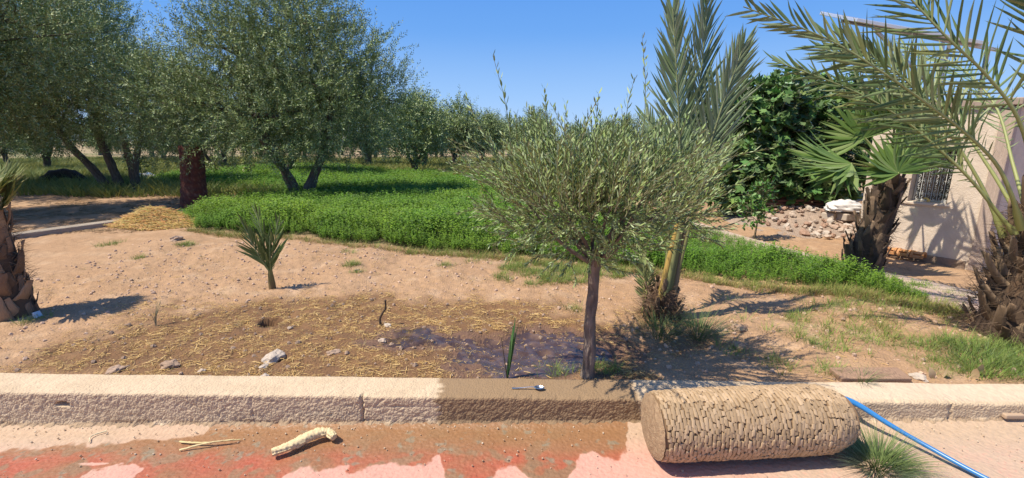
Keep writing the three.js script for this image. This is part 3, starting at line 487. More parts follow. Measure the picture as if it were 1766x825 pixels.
// the date palm at the right, its trunk wrapped in old leaf bases
{
  const B = V(3.76, groundY(3.7, -3.12) - .02, -3.12), o = thing('date_palm', 'date palm with ragged brown trunk and long arching grey-green fronds in front of the house', 'date palm', B.toArray()); o.userData.left = 300;
  const R = rng(41), ax = (h) => V(.05 * h, h, 0), rad = (t) => lerp(.27, .17, t), tr = new GB(), rest = new GB();
  tr.tube(curve([[0, 0, 0], [.02, .35, 0], [.05, .7, 0], [.06, 1.08, 0]], 14), (t) => lerp(.26, .155, t), 18, fibreCol, .2);
  part('trunk', tr.geo(), mat([1, 1, 1], .97, VC), o);
  const gs = [0, 1, 2, 3].map(() => bootGeo(R, .26, .14, .05, .12 + .15 * R()));
  boots(o, R, gs, browns, ax, rad, 120, .02, .98, .55, .76);
  const fm = part('fibre', fibres(R, 2600, ax, (t) => lerp(.31, .19, t), -.02, 1.0, .15, [.08, .05, .03]), mat([1, 1, 1], .95, VC), o); fm.userData.kind = 'stuff';
  const mats = toneMats([[.135, .20, .07], [.18, .245, .095], [.11, .165, .055], [.25, .30, .14], [.21, .23, .08]]);
  const cut = toneMats([[.24, .27, .10]]);
  const F = [
    [[[3.50, 1.0, -3.05], [3.33, 1.23, -3.0], [3.18, 1.44, -3.0], [2.95, 1.63, -3.0], [2.72, 1.78, -3.0], [2.32, 2.02, -3.0], [2.01, 2.21, -3.05], [1.46, 2.42, -3.1]], [.62, .75, .15], { n: 50, len: .33 }],
    [[[3.55, .95, -3.12], [3.46, 1.06, -3.15], [3.25, 1.31, -3.2], [3.02, 1.53, -3.25], [2.73, 1.76, -3.3], [2.41, 1.94, -3.35], [1.87, 2.16, -3.45]], [.55, .8, -.1], { n: 46, len: .29 }],
    [[[3.60, 1.0, -3.0], [3.44, 1.25, -2.95], [3.14, 1.73, -2.9], [2.88, 1.99, -2.9], [2.6, 2.2, -2.9], [2.39, 2.42, -2.95], [2.1, 2.7, -3.0]], [.8, .6, .1], { n: 36, len: .36 }],
    [[[3.70, .95, -3.05], [3.65, 1.4, -2.95], [3.58, 1.9, -2.85], [3.42, 2.35, -2.8], [3.1, 2.75, -2.8], [2.7, 3.0, -2.8]], [.9, .4, .2], { n: 42, len: .38, each: false }],
    [[[3.72, .95, -3.0], [3.75, 1.4, -2.8], [3.72, 1.85, -2.6], [3.6, 2.2, -2.4], [3.35, 2.45, -2.2]], [.8, -.2, .5], { n: 40, len: .42, each: false }],
    [[[3.75, .95, -3.1], [3.95, 1.45, -3.05], [4.15, 1.95, -3.0], [4.45, 2.4, -2.95], [4.9, 2.7, -2.9]], [-.5, .7, .4], { n: 40, len: .38, each: false }],
    [[[3.72, .95, -3.2], [3.65, 1.4, -3.5], [3.5, 1.85, -3.8], [3.2, 2.2, -4.1], [2.8, 2.4, -4.35]], [.7, .6, .2], { n: 44, len: .36, each: false }],
    [[[3.75, .95, -3.2], [3.95, 1.4, -3.6], [4.1, 1.9, -4.0], [4.15, 2.3, -4.5], [4.05, 2.55, -5.0]], [.9, .2, .1], { n: 40, len: .36, each: false }],
    [[[3.6, .9, -2.95], [3.5, 1.2, -2.65], [3.45, 1.5, -2.35], [3.42, 1.65, -2.0], [3.4, 1.7, -1.7]], [.9, .2, .1], { n: 34, len: .36, each: false }],
    [[[3.66, .9, -3.1], [3.6, 1.5, -3.12], [3.5, 2.1, -3.1], [3.25, 2.6, -3.1], [2.9, 2.95, -3.1]], [.85, .5, .3], { n: 40, len: .36, each: false }],
    [[[3.62, .9, -3.25], [3.45, 1.3, -3.35], [3.2, 1.75, -3.5], [2.9, 2.1, -3.6], [2.5, 2.35, -3.7]], [.6, .7, .3], { n: 44, len: .32, each: false }]];
  for (const [c, l, q] of F) frond(o, B, c, l, { mats, rest, rib: .016, ribCol: [.29, .31, .10], from: .3, wid: .018, ang: .84, vee: .5, jit: .16, R, ...q });
  finishRest(o, rest);
}
// the date palm behind the young olive
{
  const B = V(1.22, groundY(1.22, -3.5) - .02, -3.5), o = thing('date_palm', 'young date palm with tall upright fronds behind the young olive', 'date palm', B.toArray()); o.userData.left = 300;
  const R = rng(43), rest = new GB(), tr = new GB();
  tr.tube([V(0, -.03, 0), V(.0, .08, 0), V(.02, .2, 0), V(.03, .3, 0)], [.15, .13, .09, .05], 12, [.12, .07, .04], .3);
  part('trunk', tr.geo(), mat([1, 1, 1], .97, VC), o);
  boots(o, R, [0, 1, 2].map(() => bootGeo(R, .12, .06, .025, .25)), browns, (h) => V(.03 * h, h, 0), (t) => lerp(.13, .06, t), 34, .0, .22, .7);
  const fm = part('fibre', fibres(R, 700, (h) => V(0, h, 0), (t) => lerp(.17, .07, t), 0, .26, .12, [.14, .08, .05]), mat([1, 1, 1], .95, VC), o); fm.userData.kind = 'stuff';
  const mats = toneMats([[.17, .245, .115], [.21, .28, .145], [.14, .205, .09], [.28, .34, .20]]);
  const F = [
    [[[1.22, .2, -3.5], [1.27, .5, -3.48], [1.30, .85, -3.46], [1.28, 1.3, -3.45], [1.22, 1.85, -3.45], [1.13, 2.5, -3.45]], [1, .1, .25], { n: 66, len: .36, from: .48 }],
    [[[1.25, .2, -3.52], [1.30, .5, -3.52], [1.34, .9, -3.52], [1.37, 1.4, -3.54], [1.41, 2.0, -3.56], [1.43, 2.66, -3.6]], [1, 0, -.3], { n: 64, len: .36, from: .5 }],
    [[[1.25, .2, -3.48], [1.31, .5, -3.46], [1.37, .9, -3.44], [1.42, 1.3, -3.42], [1.5, 1.75, -3.4], [1.63, 2.24, -3.4]], [.9, -.3, .1], { n: 64, len: .38, from: .48 }],
    [[[1.2, .2, -3.5], [1.25, .5, -3.55], [1.28, .9, -3.62], [1.25, 1.35, -3.7], [1.1, 1.8, -3.85]], [1, 0, .2], { n: 36, len: .3, from: .45, each: false }],
    [[[1.26, .2, -3.55], [1.33, .5, -3.6], [1.4, .9, -3.7], [1.5, 1.35, -3.8], [1.68, 1.75, -3.9]], [.7, -.6, .1], { n: 40, len: .32, from: .4, each: false }]];
  for (const [c, l, q] of F) frond(o, B, c, l, { mats, rest, rib: .02, ribCol: [.16, .15, .05], wid: .0185, ang: .58, vee: .25, R, ...q });
  // bare old stalks round the stem
  for (const [dx, dz, h, c] of [[-.04, .05, .7, [.40, .27, .07]], [.03, .05, .85, [.15, .15, .055]], [.05, .0, .9, [.17, .15, .07]], [.0, .06, .75, [.20, .21, .08]], [.0, .02, .95, [.14, .12, .06]], [.07, .04, .7, [.20, .15, .085]]]) { const gb = new GB(), p = curve([[dx, .12, dz], [dx * .8 + .05, .12 + h * .5, dz * .9], [dx * .6 + .1, .12 + h, dz * .7]], 8); gb.tube(p, (t) => lerp(.027, .02, t), 6, c); part('stalk', gb.geo(), mat([1, 1, 1], .7, VC), o); }
  finishRest(o, rest);
}
// the knee-high date palm in the open soil
{
  const B = V(-2.38, groundY(-2.38, -4.28), -4.28), o = thing('small_date_palm', 'knee-high green date palm standing alone in open soil before the alfalfa', 'date palm', B.toArray()); o.userData.left = 300;
  const R = rng(47), rest = new GB(), st = new GB(); st.tube([V(0, -.03, 0), V(0, .05, 0), V(.0, .14, 0), V(0, .2, 0)], [.036, .034, .026, .018], 8, (t) => mix3([.15, .08, .04], [.20, .20, .06], t), .2); part('stem', st.geo(), mat([1, 1, 1], .9, VC), o);
  const mats = toneMats([[.10, .155, .05], [.135, .20, .065], [.085, .13, .04], [.20, .27, .09]], .5);
  const a = (x, y, z) => [B.x + x, B.y + y, B.z + z];
  for (const [x, y, z, l, n] of [[-.07, .80, .0, [1, .1, .3], 13], [-.19, .68, .05, [.8, .3, .2], 12], [.13, .70, .0, [.9, -.2, .2], 12], [-.13, .56, .08, [.8, .4, .1], 10], [.07, .55, .07, [.9, -.2, .1], 10]])
    frond(o, B, [a(0, .08, 0), a(x * .12, .22, z * .15), a(x * .4, y * .55, z * .5), a(x, y, z)], l, { mats, rest, n, len: .26, wid: .018, ang: .58, from: .22, rib: .008, jit: .1, ribCol: [.16, .2, .06], vee: .2, R });
  finishRest(o, rest);
}
// spiky suckers
{
  const B = V(1.1, groundY(1.1, -3.58), -3.58), o = thing('palm_sucker', 'thin yellow-green palm sucker beside the upright date palm stem', 'palm shoot', B.toArray()); o.userData.left = 300;
  const R = rng(49), rest = new GB(), mats = toneMats([[.28, .31, .12], [.34, .36, .16], [.22, .27, .10]]);
  frond(o, B, [B.toArray(), [B.x + .0, B.y + .25, B.z], [B.x - .03, B.y + .5, B.z]], [1, 0, .2], { mats, rest, n: 20, len: .13, wid: .014, ang: .75, from: .12, rib: .008, ribCol: [.42, .42, .12], R });
  frond(o, B, [B.toArray(), [B.x + .02, B.y + .25, B.z + .03], [B.x + .03, B.y + .42, B.z + .05]], [1, 0, -.2], { mats, rest, n: 14, len: .11, wid: .012, ang: .8, from: .2, rib: .007, ribCol: [.42, .42, .12], R });
  finishRest(o, rest);
}
{
  const B = V(-.03, groundY(-.03, -2.58), -2.58), o = thing('palm_seedling', 'single upright green palm seedling blade right behind the kerb, near the spoon', 'palm shoot', B.toArray());
  const R = rng(51), m = toneMats([[.06, .145, .045], [.09, .19, .06], [.05, .11, .035]], .5);
  for (const [x, y, z, w, k] of [[.05, .42, .0, .022, 0], [.035, .37, .012, .02, 1], [.03, .33, -.01, .018, 2], [.06, .36, .0, .017, 1], [.02, .27, .01, .016, 2]]) { const l = part('blade', LEAFLET[0], m[k], o), d = V(x, y, z); placed(V(0, -.01, 0), d, V(.8, 0, .5), d.length(), w, .1).decompose(l.position, l.quaternion, l.scale); }
  const d2 = new GB(); d2.tube(curve([[-.0, 0, .01], [-.015, .12, .01], [-.035, .28, .01]], 6), (t) => .005 * (1 - .6 * t), 5, [.07, .05, .03]); part('dry_blade', d2.geo(), mat([1, 1, 1], .9, VC), o);
}
// fan palms
const SEG = [.05, .2, .42].map((b) => leafletGeo(b, .05, 4, [.25, .8, 1, .5, .02]));
function fan(root, origin, base, hub, nrm, dirv, r, mats, R, { n = 34, spread = 2.5, droop = 1, wid = .05, each = true, rest } = {}) {
  const b = V(...base).sub(origin), h = V(...hub).sub(origin), gb = new GB();
  gb.tube(curve([b, b.clone().lerp(h, .5).add(V(0, .03, 0)), h], 8), (t) => lerp(.016, .009, t), 6, [.28, .30, .11]);
  const f = part('fan_leaf', gb.geo(), frond.rib, root), N = V(...nrm).normalize(), D = V(...dirv); D.addScaledVector(N, -D.dot(N)).normalize(); const S = N.clone().cross(D);
  for (let k = 0; k < n; k++) {
    const a = (k / (n - 1) - .5) * 2 * spread + .03 * (R() - .5), d = D.clone().multiplyScalar(Math.cos(a)).addScaledVector(S, Math.sin(a)).addScaledVector(N, .12 * ((k % 2) - .5) + .05 * (R() - .5)).normalize(), side = N.clone().cross(d).addScaledVector(N, .5 * ((k % 2) ? 1 : -1)).normalize();
    const L = r * (.85 + .15 * Math.cos(a * .8)) * (.92 + .14 * R()), gi = clamp(Math.floor(R() * 2 + droop - .5), 0, 2), m = placed(h, d, side, L, wid * (.85 + .3 * R()), L * .9);
    if (each && root.userData.left-- > 0) { const o = part('segment', SEG[gi], mats[Math.floor(R() * mats.length)], f); m.decompose(o.position, o.quaternion, o.scale); } else rest.add(SEG[gi], m, mats[Math.floor(R() * mats.length)].color.toArray());
  }
}
{
  const B = V(3.98, groundY(3.98, -4.95) - .02, -4.95), o = thing('fan_palm', 'fan palm with shaggy dark trunk and bright pleated leaves between path and house', 'fan palm', B.toArray()); o.userData.left = 300;
  const R = rng(53), rest = new GB(), tr = new GB(), ax = (h) => V(.12 * h + .04 * h * h, h, 0), rad = (t) => lerp(.19, .11, t);
  tr.tube([0, .2, .45, .7, .95, 1.08].map((h) => ax(h)), (t) => rad(t) * .95, 14, [.09, .06, .04], .2); part('trunk', tr.geo(), mat([1, 1, 1], .97, VC), o);
  boots(o, R, [0, 1, 2, 3].map(() => bootGeo(R, .17, .1, .025, .3)), [[.14, .095, .065], [.19, .13, .085], [.10, .07, .045], [.24, .165, .11]].map((c) => mat(c, .93, { map: fibreTex })), ax, rad, 84, -.02, 1.0, .5);
  const fm = part('fibre', fibres(R, 900, ax, rad, 0, 1.05, .12, [.10, .065, .04]), mat([1, 1, 1], .95, VC), o); fm.userData.kind = 'stuff';
  const greens = toneMats([[.14, .235, .045], [.18, .28, .06], [.11, .20, .04], [.22, .30, .09]], .6, .35), T = [4.13, 1.2, -4.95];  // leaf greens, picked at random for the segments of every fan
  fan(o, B, T, [3.5, 1.36, -4.72], [-.15, .8, .55], [-1, .05, .1], .62, greens, R, { n: 36, spread: 1.15, wid: .052, droop: 1.1 });
  fan(o, B, T, [3.92, 1.27, -4.62], [-.1, .5, .85], [-.2, .8, .1], .45, greens, R, { n: 38, spread: 1.75, wid: .052, droop: .7 });
  fan(o, B, T, [4.3, 1.42, -4.9], [.1, .3, .9], [.35, .8, .0], .46, greens, R, { n: 36, spread: 1.6, wid: .052, droop: .5 });
    fan(o, B, T, [4.15, 1.72, -5.05], [-.1, -.2, 1], [.05, 1, 0], .55, greens, R, { n: 36, spread: 1.8, wid: .052, droop: .3 });
  fan(o, B, T, [3.85, 1.62, -5.05], [-.4, .2, .9], [-.5, .8, 0], .5, greens, R, { n: 34, spread: 1.7, wid: .052, droop: .4 });
  fan(o, B, T, [4.32, 1.78, -5.2], [.1, .3, .9], [.6, .8, 0], .6, greens, R, { n: 36, spread: 1.8, wid: .052, droop: .4 });
  finishRest(o, rest);
}
{
  const B = V(-4.27, groundY(-4.27, -3.62) - .02, -3.62), o = thing('fan_palm', 'short fan palm with curling brown leaf bases and upright yellow-green fans at the image edge', 'fan palm', B.toArray()); o.userData.left = 300;
  const R = rng(57), rest = new GB(), tr = new GB(), ax = (h) => V(-.03 * h, h, 0), rad = (t) => lerp(.17, .12, t);
  tr.tube([0, .25, .5, .75, .95].map((h) => ax(h)), (t) => rad(t) * .95, 14, [.10, .065, .04], .2); part('trunk', tr.geo(), mat([1, 1, 1], .97, VC), o);
  boots(o, R, [0, 1, 2, 3].map(() => bootGeo(R, .2, .13, .025, .42)), [[.33, .20, .115], [.26, .155, .09], [.40, .26, .155], [.19, .115, .065]].map((c) => mat(c, .9, { map: fibreTex })), ax, rad, 104, -.02, .86, .5, .74);
  const greens = toneMats([[.16, .20, .045], [.21, .25, .06], [.13, .165, .04], [.30, .28, .10]], .6, .3), old = toneMats([[.30, .22, .11], [.24, .18, .08]], .8, .2), T = [-4.3, .95, -3.62];  // leaf greens for the living fans, browns for the old one
  for (const [x, y, z, r, mm] of [[.16, .3, .06, .32, greens], [.02, .36, .1, .34, greens], [-.2, .3, .05, .34, greens], [.2, .16, -.04, .3, greens], [.08, .33, -.14, .34, greens], [-.12, .28, -.2, .32, greens], [.16, .05, .14, .26, old], [-.1, .2, .2, .3, greens]])
    fan(o, B, T, [T[0] + x * .55, T[1] + y * .6, T[2] + z * .6], [-x * 1.5, .35, -z * 1.2 + .35], [x * .9, y, z * .9], r, mm, R, { n: 26, spread: .85, wid: .04, droop: .4 });
  const fm = part('fibre', fibres(R, 700, ax, rad, .3, .98, .12, [.22, .14, .08]), mat([1, 1, 1], .95, VC), o); fm.userData.kind = 'stuff';
  finishRest(o, rest);
}

// ---------------------------------------------------------------- fig tree, citrus, saplings
function broadleaf(seed, lobes, twigs, per, L, W, cols, tl, mid = [0, 1, 0], shiny = .45, lobed = true) {
  const R = rng(seed), cr = new GB(), tr = new GB();
  for (let k = 0; k < twigs; k++) {
    const l = lobes[Math.floor(R() * lobes.length)], d = rv(R), rr = .35 + .65 * Math.pow(R(), .5), bump = 1 + .2 * n3(d.x * 2, d.y * 2, d.z * 2 + seed), p = V(l[0] + d.x * l[3] * rr * bump, l[1] + d.y * l[4] * rr * bump, l[2] + d.z * l[5] * rr * bump), dir = d.clone().add(V(0, .5 * R(), 0)).add(rv(R).multiplyScalar(.5)).normalize();
    tr.tube([p.clone().addScaledVector(dir, -tl * .6), p.clone().addScaledVector(dir, tl)], [.006, .003], 3, [.2, .17, .11]);
    for (let j = 0; j < per; j++) {
      const q = p.clone().addScaledVector(dir, tl * (j + R()) / per), o = rv(R), ld = dir.clone().multiplyScalar(.5).add(o).add(V(0, -.15, 0)).normalize(), n = V(.4 * (R() - .5), 1, .4 * (R() - .5)).addScaledVector(d, .8).normalize(), sd = ld.clone().cross(n).normalize(), c = cols[Math.floor(R() * cols.length)].map((x) => x * (.8 + .4 * R())), s = .7 + .5 * R();
      if (lobed) for (const a of [-.75, 0, .75]) { const d2 = ld.clone().multiplyScalar(Math.cos(a)).addScaledVector(sd, Math.sin(a)), s2 = sd.clone().multiplyScalar(Math.cos(a)).addScaledVector(ld, -Math.sin(a)); cr.leaf(q, d2, s2, L * s * (a ? .8 : 1), W * s * .55, c, .15, true); }
      else cr.leaf(q, ld, sd, L * s, W * s, c, .15, true);
    }
  }
  return [tr, cr];
}
{
  const X = 5.2, Z = -9.0, o = thing('fig_tree', 'dense dark green fig tree with broad leaves behind the rubble heap', 'fig tree', [X, groundY(X, Z), Z]);
  const [tr, cr] = broadleaf(61, [[-.9, .65, .45, .6, .5, .4], [.5, .7, .55, .9, .4, .35], [-.2, 1.45, .2, 1.0, .9, .7], [.8, 1.3, .2, .9, .9, .7], [0, 2.0, 0, .85, .6, .7], [-.7, 1.0, .3, .65, .6, .5], [.2, .85, .45, 1.1, .5, .4], [1.2, 1.9, -.2, .8, .7, .6], [-.5, 2.05, .1, .5, .4, .5]], 1500, 6, .14, .11, [[.08, .175, .03], [.11, .225, .04], [.06, .13, .025], [.16, .28, .06]], .2);
  for (const e of [[-.6, 1.5, .2], [.1, 1.8, 0], [.7, 1.6, .1], [1.2, 1.8, -.2], [-.2, 1.2, .4]]) tr.tube(curve([[0, 0, 0], [e[0] * .3, .5, e[2] * .3], e], 8), (t) => lerp(.06, .015, t), 6, [.22, .19, .16], .15);
  part('trunk', tr.geo(), bark, o); const c = part('crown', cr.geo(), leafMat([1, 1, 1], .85, .35, VC), o); c.userData.kind = 'stuff';
}
{
  const X = 6.6, Z = -11.5, o = thing('fig_tree', 'second dark leafy tree close behind the house and the solar panel', 'tree', [X, groundY(X, Z), Z]);
  const [tr, cr] = broadleaf(62, [[0, 1.5, 0, 1.4, 1.0, 1.0], [1.2, 1.7, 0, 1.2, 1.0, 1.0], [-1.2, 1.4, 0, 1.0, .9, .8], [.4, 2.3, 0, 1.0, .6, .8]], 900, 6, .16, .12, [[.05, .11, .03], [.075, .15, .035], [.04, .09, .025]], .22);
  tr.tube(curve([[0, 0, 0], [.1, .6, 0], [.2, 1.4, 0]], 6), (t) => lerp(.1, .03, t), 7, [.2, .17, .14], .15);
  part('trunk', tr.geo(), bark, o); const c = part('crown', cr.geo(), leafMat([1, 1, 1], .85, .35, VC), o); c.userData.kind = 'stuff';
}
function sapling(name, label, x, z, h, w, seed, cols, n = 60, group) {
  const o = thing(name, label, 'sapling', [x, groundY(x, z), z], 0, group), lobes = [[0, h * .62, 0, w, h * .33, w], [w * .2, h * .85, 0, w * .6, h * .15, w * .6], [-w * .3, h * .45, 0, w * .7, h * .2, w * .6]];
  const [tr, cr] = broadleaf(seed, lobes, n, 6, .07, .036, cols, .09, [0, 1, 0], .4, false); tr.tube(curve([[0, -.03, 0], [.02, h * .35, 0], [0, h * .85, 0]], 8), (t) => lerp(.016, .005, t), 6, [.2, .16, .1]);
  part('trunk', tr.geo(), bark, o); const c = part('crown', cr.geo(), leafMat([1, 1, 1], .5, .35, VC), o); c.userData.kind = 'stuff';
}
sapling('citrus_sapling', 'bright green citrus sapling growing beside the path before the rubble', 3.62, -6.6, .86, .2, 63, [[.10, .24, .03], [.15, .32, .045], [.07, .17, .025]], 95);
sapling('citrus_sapling', 'yellow-green sapling in the alfalfa behind the red painted stump', -9.3, -16.2, 1.2, .26, 64, [[.26, .32, .04], [.2, .28, .04], [.3, .34, .07]], 70);
sapling('citrus_sapling', 'short yellowish sapling low in the grass beside the red painted stump', -10.8, -16.6, .9, .3, 65, [[.2, .27, .04], [.26, .3, .05]], 60);
sapling('citrus_sapling', 'slim green sapling at the trunk of the first far olive', -3.55, -18.2, 1.2, .22, 66, [[.12, .24, .04], [.16, .28, .06]], 60);
sapling('citrus_sapling', 'leafy green sapling under the leaning olive stems', -11.9, -14.6, 1.6, .45, 67, [[.1, .2, .03], [.15, .26, .05]], 130);

// ---------------------------------------------------------------- red painted stump
{
  const X = -7.06, Z = -10, o = thing('palm_stump', 'thick cut palm stump painted dark red beside the straw heap', 'stump', [X, groundY(X, Z) - .05, Z]);
  const gb = new GB(), N = 40, S = 56, rows = [];
  for (let k = 0; k <= N; k++) { const t = k / N, h = 1.38 * t, row = []; for (let s = 0; s <= S; s++) { const a = (s % S) / S * 6.2832, scar = Math.sin(h * 42 + 2.2 * Math.sin(a * 2)) * .5 + .5, gouge = .05 * (1 - ss(.0, .16, Math.abs(a - 1.25 + .1 * n2(h * 4, 1)))) * ss(.5, .75, h) * ss(1.25, 1.0, h); const r = lerp(.255, .225, ss(0, .5, t)) * (1 + .12 * Math.exp(-t * 9) + .04 * n2(t * 3, 2)) + .012 * scar + .012 * n3(Math.cos(a) * 3, h * 9, Math.sin(a) * 3) - gouge, cx = .13 * t - .02; const nf = ss(.25, .7, n3(Math.cos(a) * 5, h * 12, Math.sin(a) * 5)); row.push(gb.v(V(cx + Math.cos(a) * r, h, Math.sin(a) * r), V(Math.cos(a), 0, Math.sin(a)), mix3(mix3([.165, .045, .026], [.11, .033, .022], scar), [.26, .16, .10], nf * .6), a, h)); } rows.push(row); }
  for (let k = 0; k < N; k++) for (let s = 0; s < S; s++) { const [a, b, c, d] = [rows[k][s], rows[k][s + 1], rows[k + 1][s], rows[k + 1][s + 1]]; gb.t(a, c, d); gb.t(a, d, b); }
  const top = gb.v(V(.11, 1.39, 0), V(0, 1, 0), [.2, .13, .08]); for (let s = 0; s < S; s++) gb.t(top, rows[N][s + 1], rows[N][s]);
  part('trunk', gb.geo(true), mat([1, 1, 1], .8, { ...VC, bumpMap: grainBump, bumpScale: .02 }), o);
}

// ---------------------------------------------------------------- crops, grass and litter
const dummy = new THREE.Object3D(), tint = new THREE.Color();
function scatter(name, label, category, geo, m, list) {          // list of [x, y, z, yaw, scale, [r, g, b], tiltx, tiltz]
  const o = shade(new THREE.InstancedMesh(geo, m, list.length)); o.name = name; stuffLabel(o, label, category);
  list.forEach(([x, y, z, a, s, c, tx = 0, tz = 0, sy = 1], i) => { dummy.position.set(x, y, z); dummy.rotation.set(tx, a, tz); dummy.scale.set(s, s * sy, s); dummy.updateMatrix(); o.setMatrixAt(i, dummy.matrix); o.setColorAt(i, tint.setRGB(...c)); });
  scene.add(o); return o;
}
function alfalfaPlant(seed, h = .34, stems = 9, lv = 9) {
  const R = rng(seed), gb = new GB();
  for (let k = 0; k < stems; k++) { const a = R() * 6.28, r = R() * .07, b = V(Math.cos(a) * r, 0, Math.sin(a) * r), e = V(b.x + (R() - .5) * .14, h * (.7 + .4 * R()), b.z + (R() - .5) * .14);
    gb.blade(b, e.clone().sub(b).normalize(), V(Math.cos(a), 0, Math.sin(a)), e.distanceTo(b), .005, [.07, .13, .03], .05, 1);
    for (let j = 0; j < lv; j++) { const t = .3 + .7 * (j + R()) / lv, p = b.clone().lerp(e, t), o = rv(R), d = V(o.x, .35 * R(), o.z).normalize(), sd = d.clone().cross(V(0, 1, 0).add(rv(R).multiplyScalar(.5))).normalize(), s = .7 + .6 * R(), c = mix3([.085, .235, .02], [.19, .37, .04], R()); gb.leaf(p, d, sd, .034 * s, .02 * s, c, .1); } }
  return gb.geo();
}
{
  const R = rng(71), m = leafMat([1, 1, 1], .95, .4, { ...VC, specularIntensity: .3 }), near = [[], [], []], farther = [];
  for (let k = 0; k < 60000; k++) {
    const z = -3.8 - 19.4 * Math.pow(R(), 1.5), x = -13.2 + 17.4 * R(), e = alfalfaEdge(x, z) + .12 * fbm(x * 1.5, z * 1.5, 2); if (e < .04) continue;
    const f = z < -10; if (f && R() < .35) continue;
    const s = (.62 + .42 * ss(0, .5, e)) * (.7 + .5 * R()) * (1 + .3 * fbm(x * .8, z * .8, 3)) * lerp(1, z > -5.2 ? lerp(.66, .34, ss(3.3, 3.9, x)) : .42, ss(.8, 2.6, x)), kcol = .8 + .35 * R(), y = .5 + .5 * fbm(x * .35, z * .35, 3);
    (f ? farther : near[k % 3]).push([x, groundY(x, z) - .01, z, R() * 6.28, f ? s * 1.25 : s, [kcol * lerp(.85, 1.6, y), kcol * lerp(.92, 1.12, y), kcol * .9], (R() - .5) * .3, (R() - .5) * .3, f ? .8 : 1]);
  }
  near.forEach((l, i) => scatter(numbered('alfalfa'), 'knee-high green alfalfa filling the field behind the bed', 'alfalfa', alfalfaPlant(72 + i), m, l));
  scatter(numbered('alfalfa'), 'green alfalfa farther back round the olive trunks', 'alfalfa', alfalfaPlant(79, .32, 8, 7), m, farther);
}
function tuft(seed, n, h, spread, w, c1, c2, lean = .5) {
  const R = rng(seed), gb = new GB();
  for (let k = 0; k < n; k++) { const a = R() * 6.28, r = spread * Math.sqrt(R()), o = V(Math.cos(a), 0, Math.sin(a)), d = V(0, 1, 0).addScaledVector(o, lean * (r / spread + .3 * R())).add(rv(R).multiplyScalar(.2)).normalize(), sd = d.clone().cross(o).normalize(); gb.blade(o.clone().multiplyScalar(r), d, sd, h * (.45 + .65 * R()), w * (.7 + .6 * R()), mix3(c1, c2, R()), -(.2 + .7 * R()), 3, mix3(c1, c2, .3 + .7 * R())); }
  return gb.geo();
}
const blade = leafMat([1, 1, 1], .7, .25, VC);
{
  const R = rng(81), g = tuft(82, 13, .10, .06, .005, [.15, .27, .045], [.30, .38, .09]), gd = tuft(83, 14, .10, .05, .004, [.32, .25, .11], [.42, .34, .16], .8), A = [], Bq = [], C = [];
  const put = (x, z, s, l = A, warm = 0) => { if (z > kerbZ(x) - KW - .03 || alfalfaEdge(x, z) > .25) return; l.push([x, groundY(x, z) - .004, z, R() * 6.28, s * (.7 + .6 * R()), [1 + warm, .85 + .3 * R(), .9], (R() - .5) * .3, (R() - .5) * .3]); };
  for (let k = 0; k < 900; k++) { const a = R() * 6.28, r = Math.sqrt(R()); const x = .5 + Math.cos(a) * r * .75, z = -4.72 + Math.sin(a) * r * .42; if (fbm(x * 2.5, z * 2.5, 2) > -.2) put(x, z, .75, A, .1); }            // weeds before the field
  for (let k = 0; k < 3600; k++) { const x = 1.6 + 2.2 * R(), z = -4.5 + 2.0 * R(); const want = ss(.35, .75, .25 + .45 * fbm(x * 1.6 + 3, z * 1.6, 3) + .55 * ss(.9, 0, Math.abs(z + 3.55 - (2.9 - x) * .75 + .1)) * ss(1.7, 2.6, x)); if (R() < want * .55) put(x, z, .5 + .35 * R(), R() < .2 ? Bq : A, .1); }
  for (let k = 0; k < 420; k++) { const x = 2.6 + 1.0 * R(), z = -2.55 - .5 * R(); put(x, z, .9 * ss(2.3, 3.2, x)); }
  for (let k = 0; k < 1900; k++) { const i = R() * 8, P = ALFALFA[1 + Math.floor(i)], Q = ALFALFA[2 + Math.floor(i)], t = i % 1, x = lerp(P[0], Q[0], t) + (R() - .5) * .2, z = lerp(P[1], Q[1], t) + .05 + .22 * R(); put(x, z, .8, R() < .45 ? Bq : A, .2); }
  for (const [x, z, n, r] of [[-4.45, -6.0, 40, .15], [-5.6, -6.1, 30, .2], [-4.6, -5.4, 16, .1], [-2.1, -5.6, 12, .15], [-1.85, -5.0, 30, .12], [-1.7, -4.75, 14, .08], [-.75, -4.9, 20, .12], [-.4, -5.2, 22, .2], [-3.3, -5.7, 12, .2], [.55, -3.75, 14, .08], [.6, -2.66, 26, .12], [.3, -2.62, 26, .16], [1.55, -2.95, 14, .12], [1.75, -2.75, 16, .1], [2.0, -2.62, 18, .1], [2.2, -3.0, 16, .12], [-5.1, -3.6, 10, .2], [-3.95, -3.5, 14, .12], [.18, -4.35, 16, .1]]) for (let k = 0; k < n; k++) put(x + (R() + R() - 1) * r, z + (R() + R() - 1) * r, .6);
  for (let k = 0; k < 1500; k++) { const x = -5 + 9 * R(), z = -5.9 + 3.3 * R(); if (fbm(x * 1.3 + 20, z * 1.3, 3) > .1) put(x, z, .45, Bq); }
  for (let k = 0; k < 13000; k++) { const x = -34 + 37 * R(), z = -11.8 - 22 * Math.pow(R(), 1.2); if (alfalfaEdge(x, z) > 0 || fbm(x * .25, z * .3, 3) + .45 * R() < -.05) continue; C.push([x, groundY(x, z) - .02, z, R() * 6.28, 1.5 + 1.1 * R(), R() < .5 ? [1, 1, 1] : [1.6, 1.25, 1.1], 0, 0]); }
  scatter(numbered('grass'), 'short green weeds and grass dotted over the soil bed', 'grass', g, blade, A);
  scatter(numbered('dry_grass'), 'dry straw-coloured grass along the field edge', 'grass', gd, blade, Bq);
  scatter(numbered('grass'), 'green and yellow grass under the distant olives', 'grass', tuft(84, 22, .16, .12, .014, [.13, .22, .04], [.26, .30, .08]), blade, C);
}
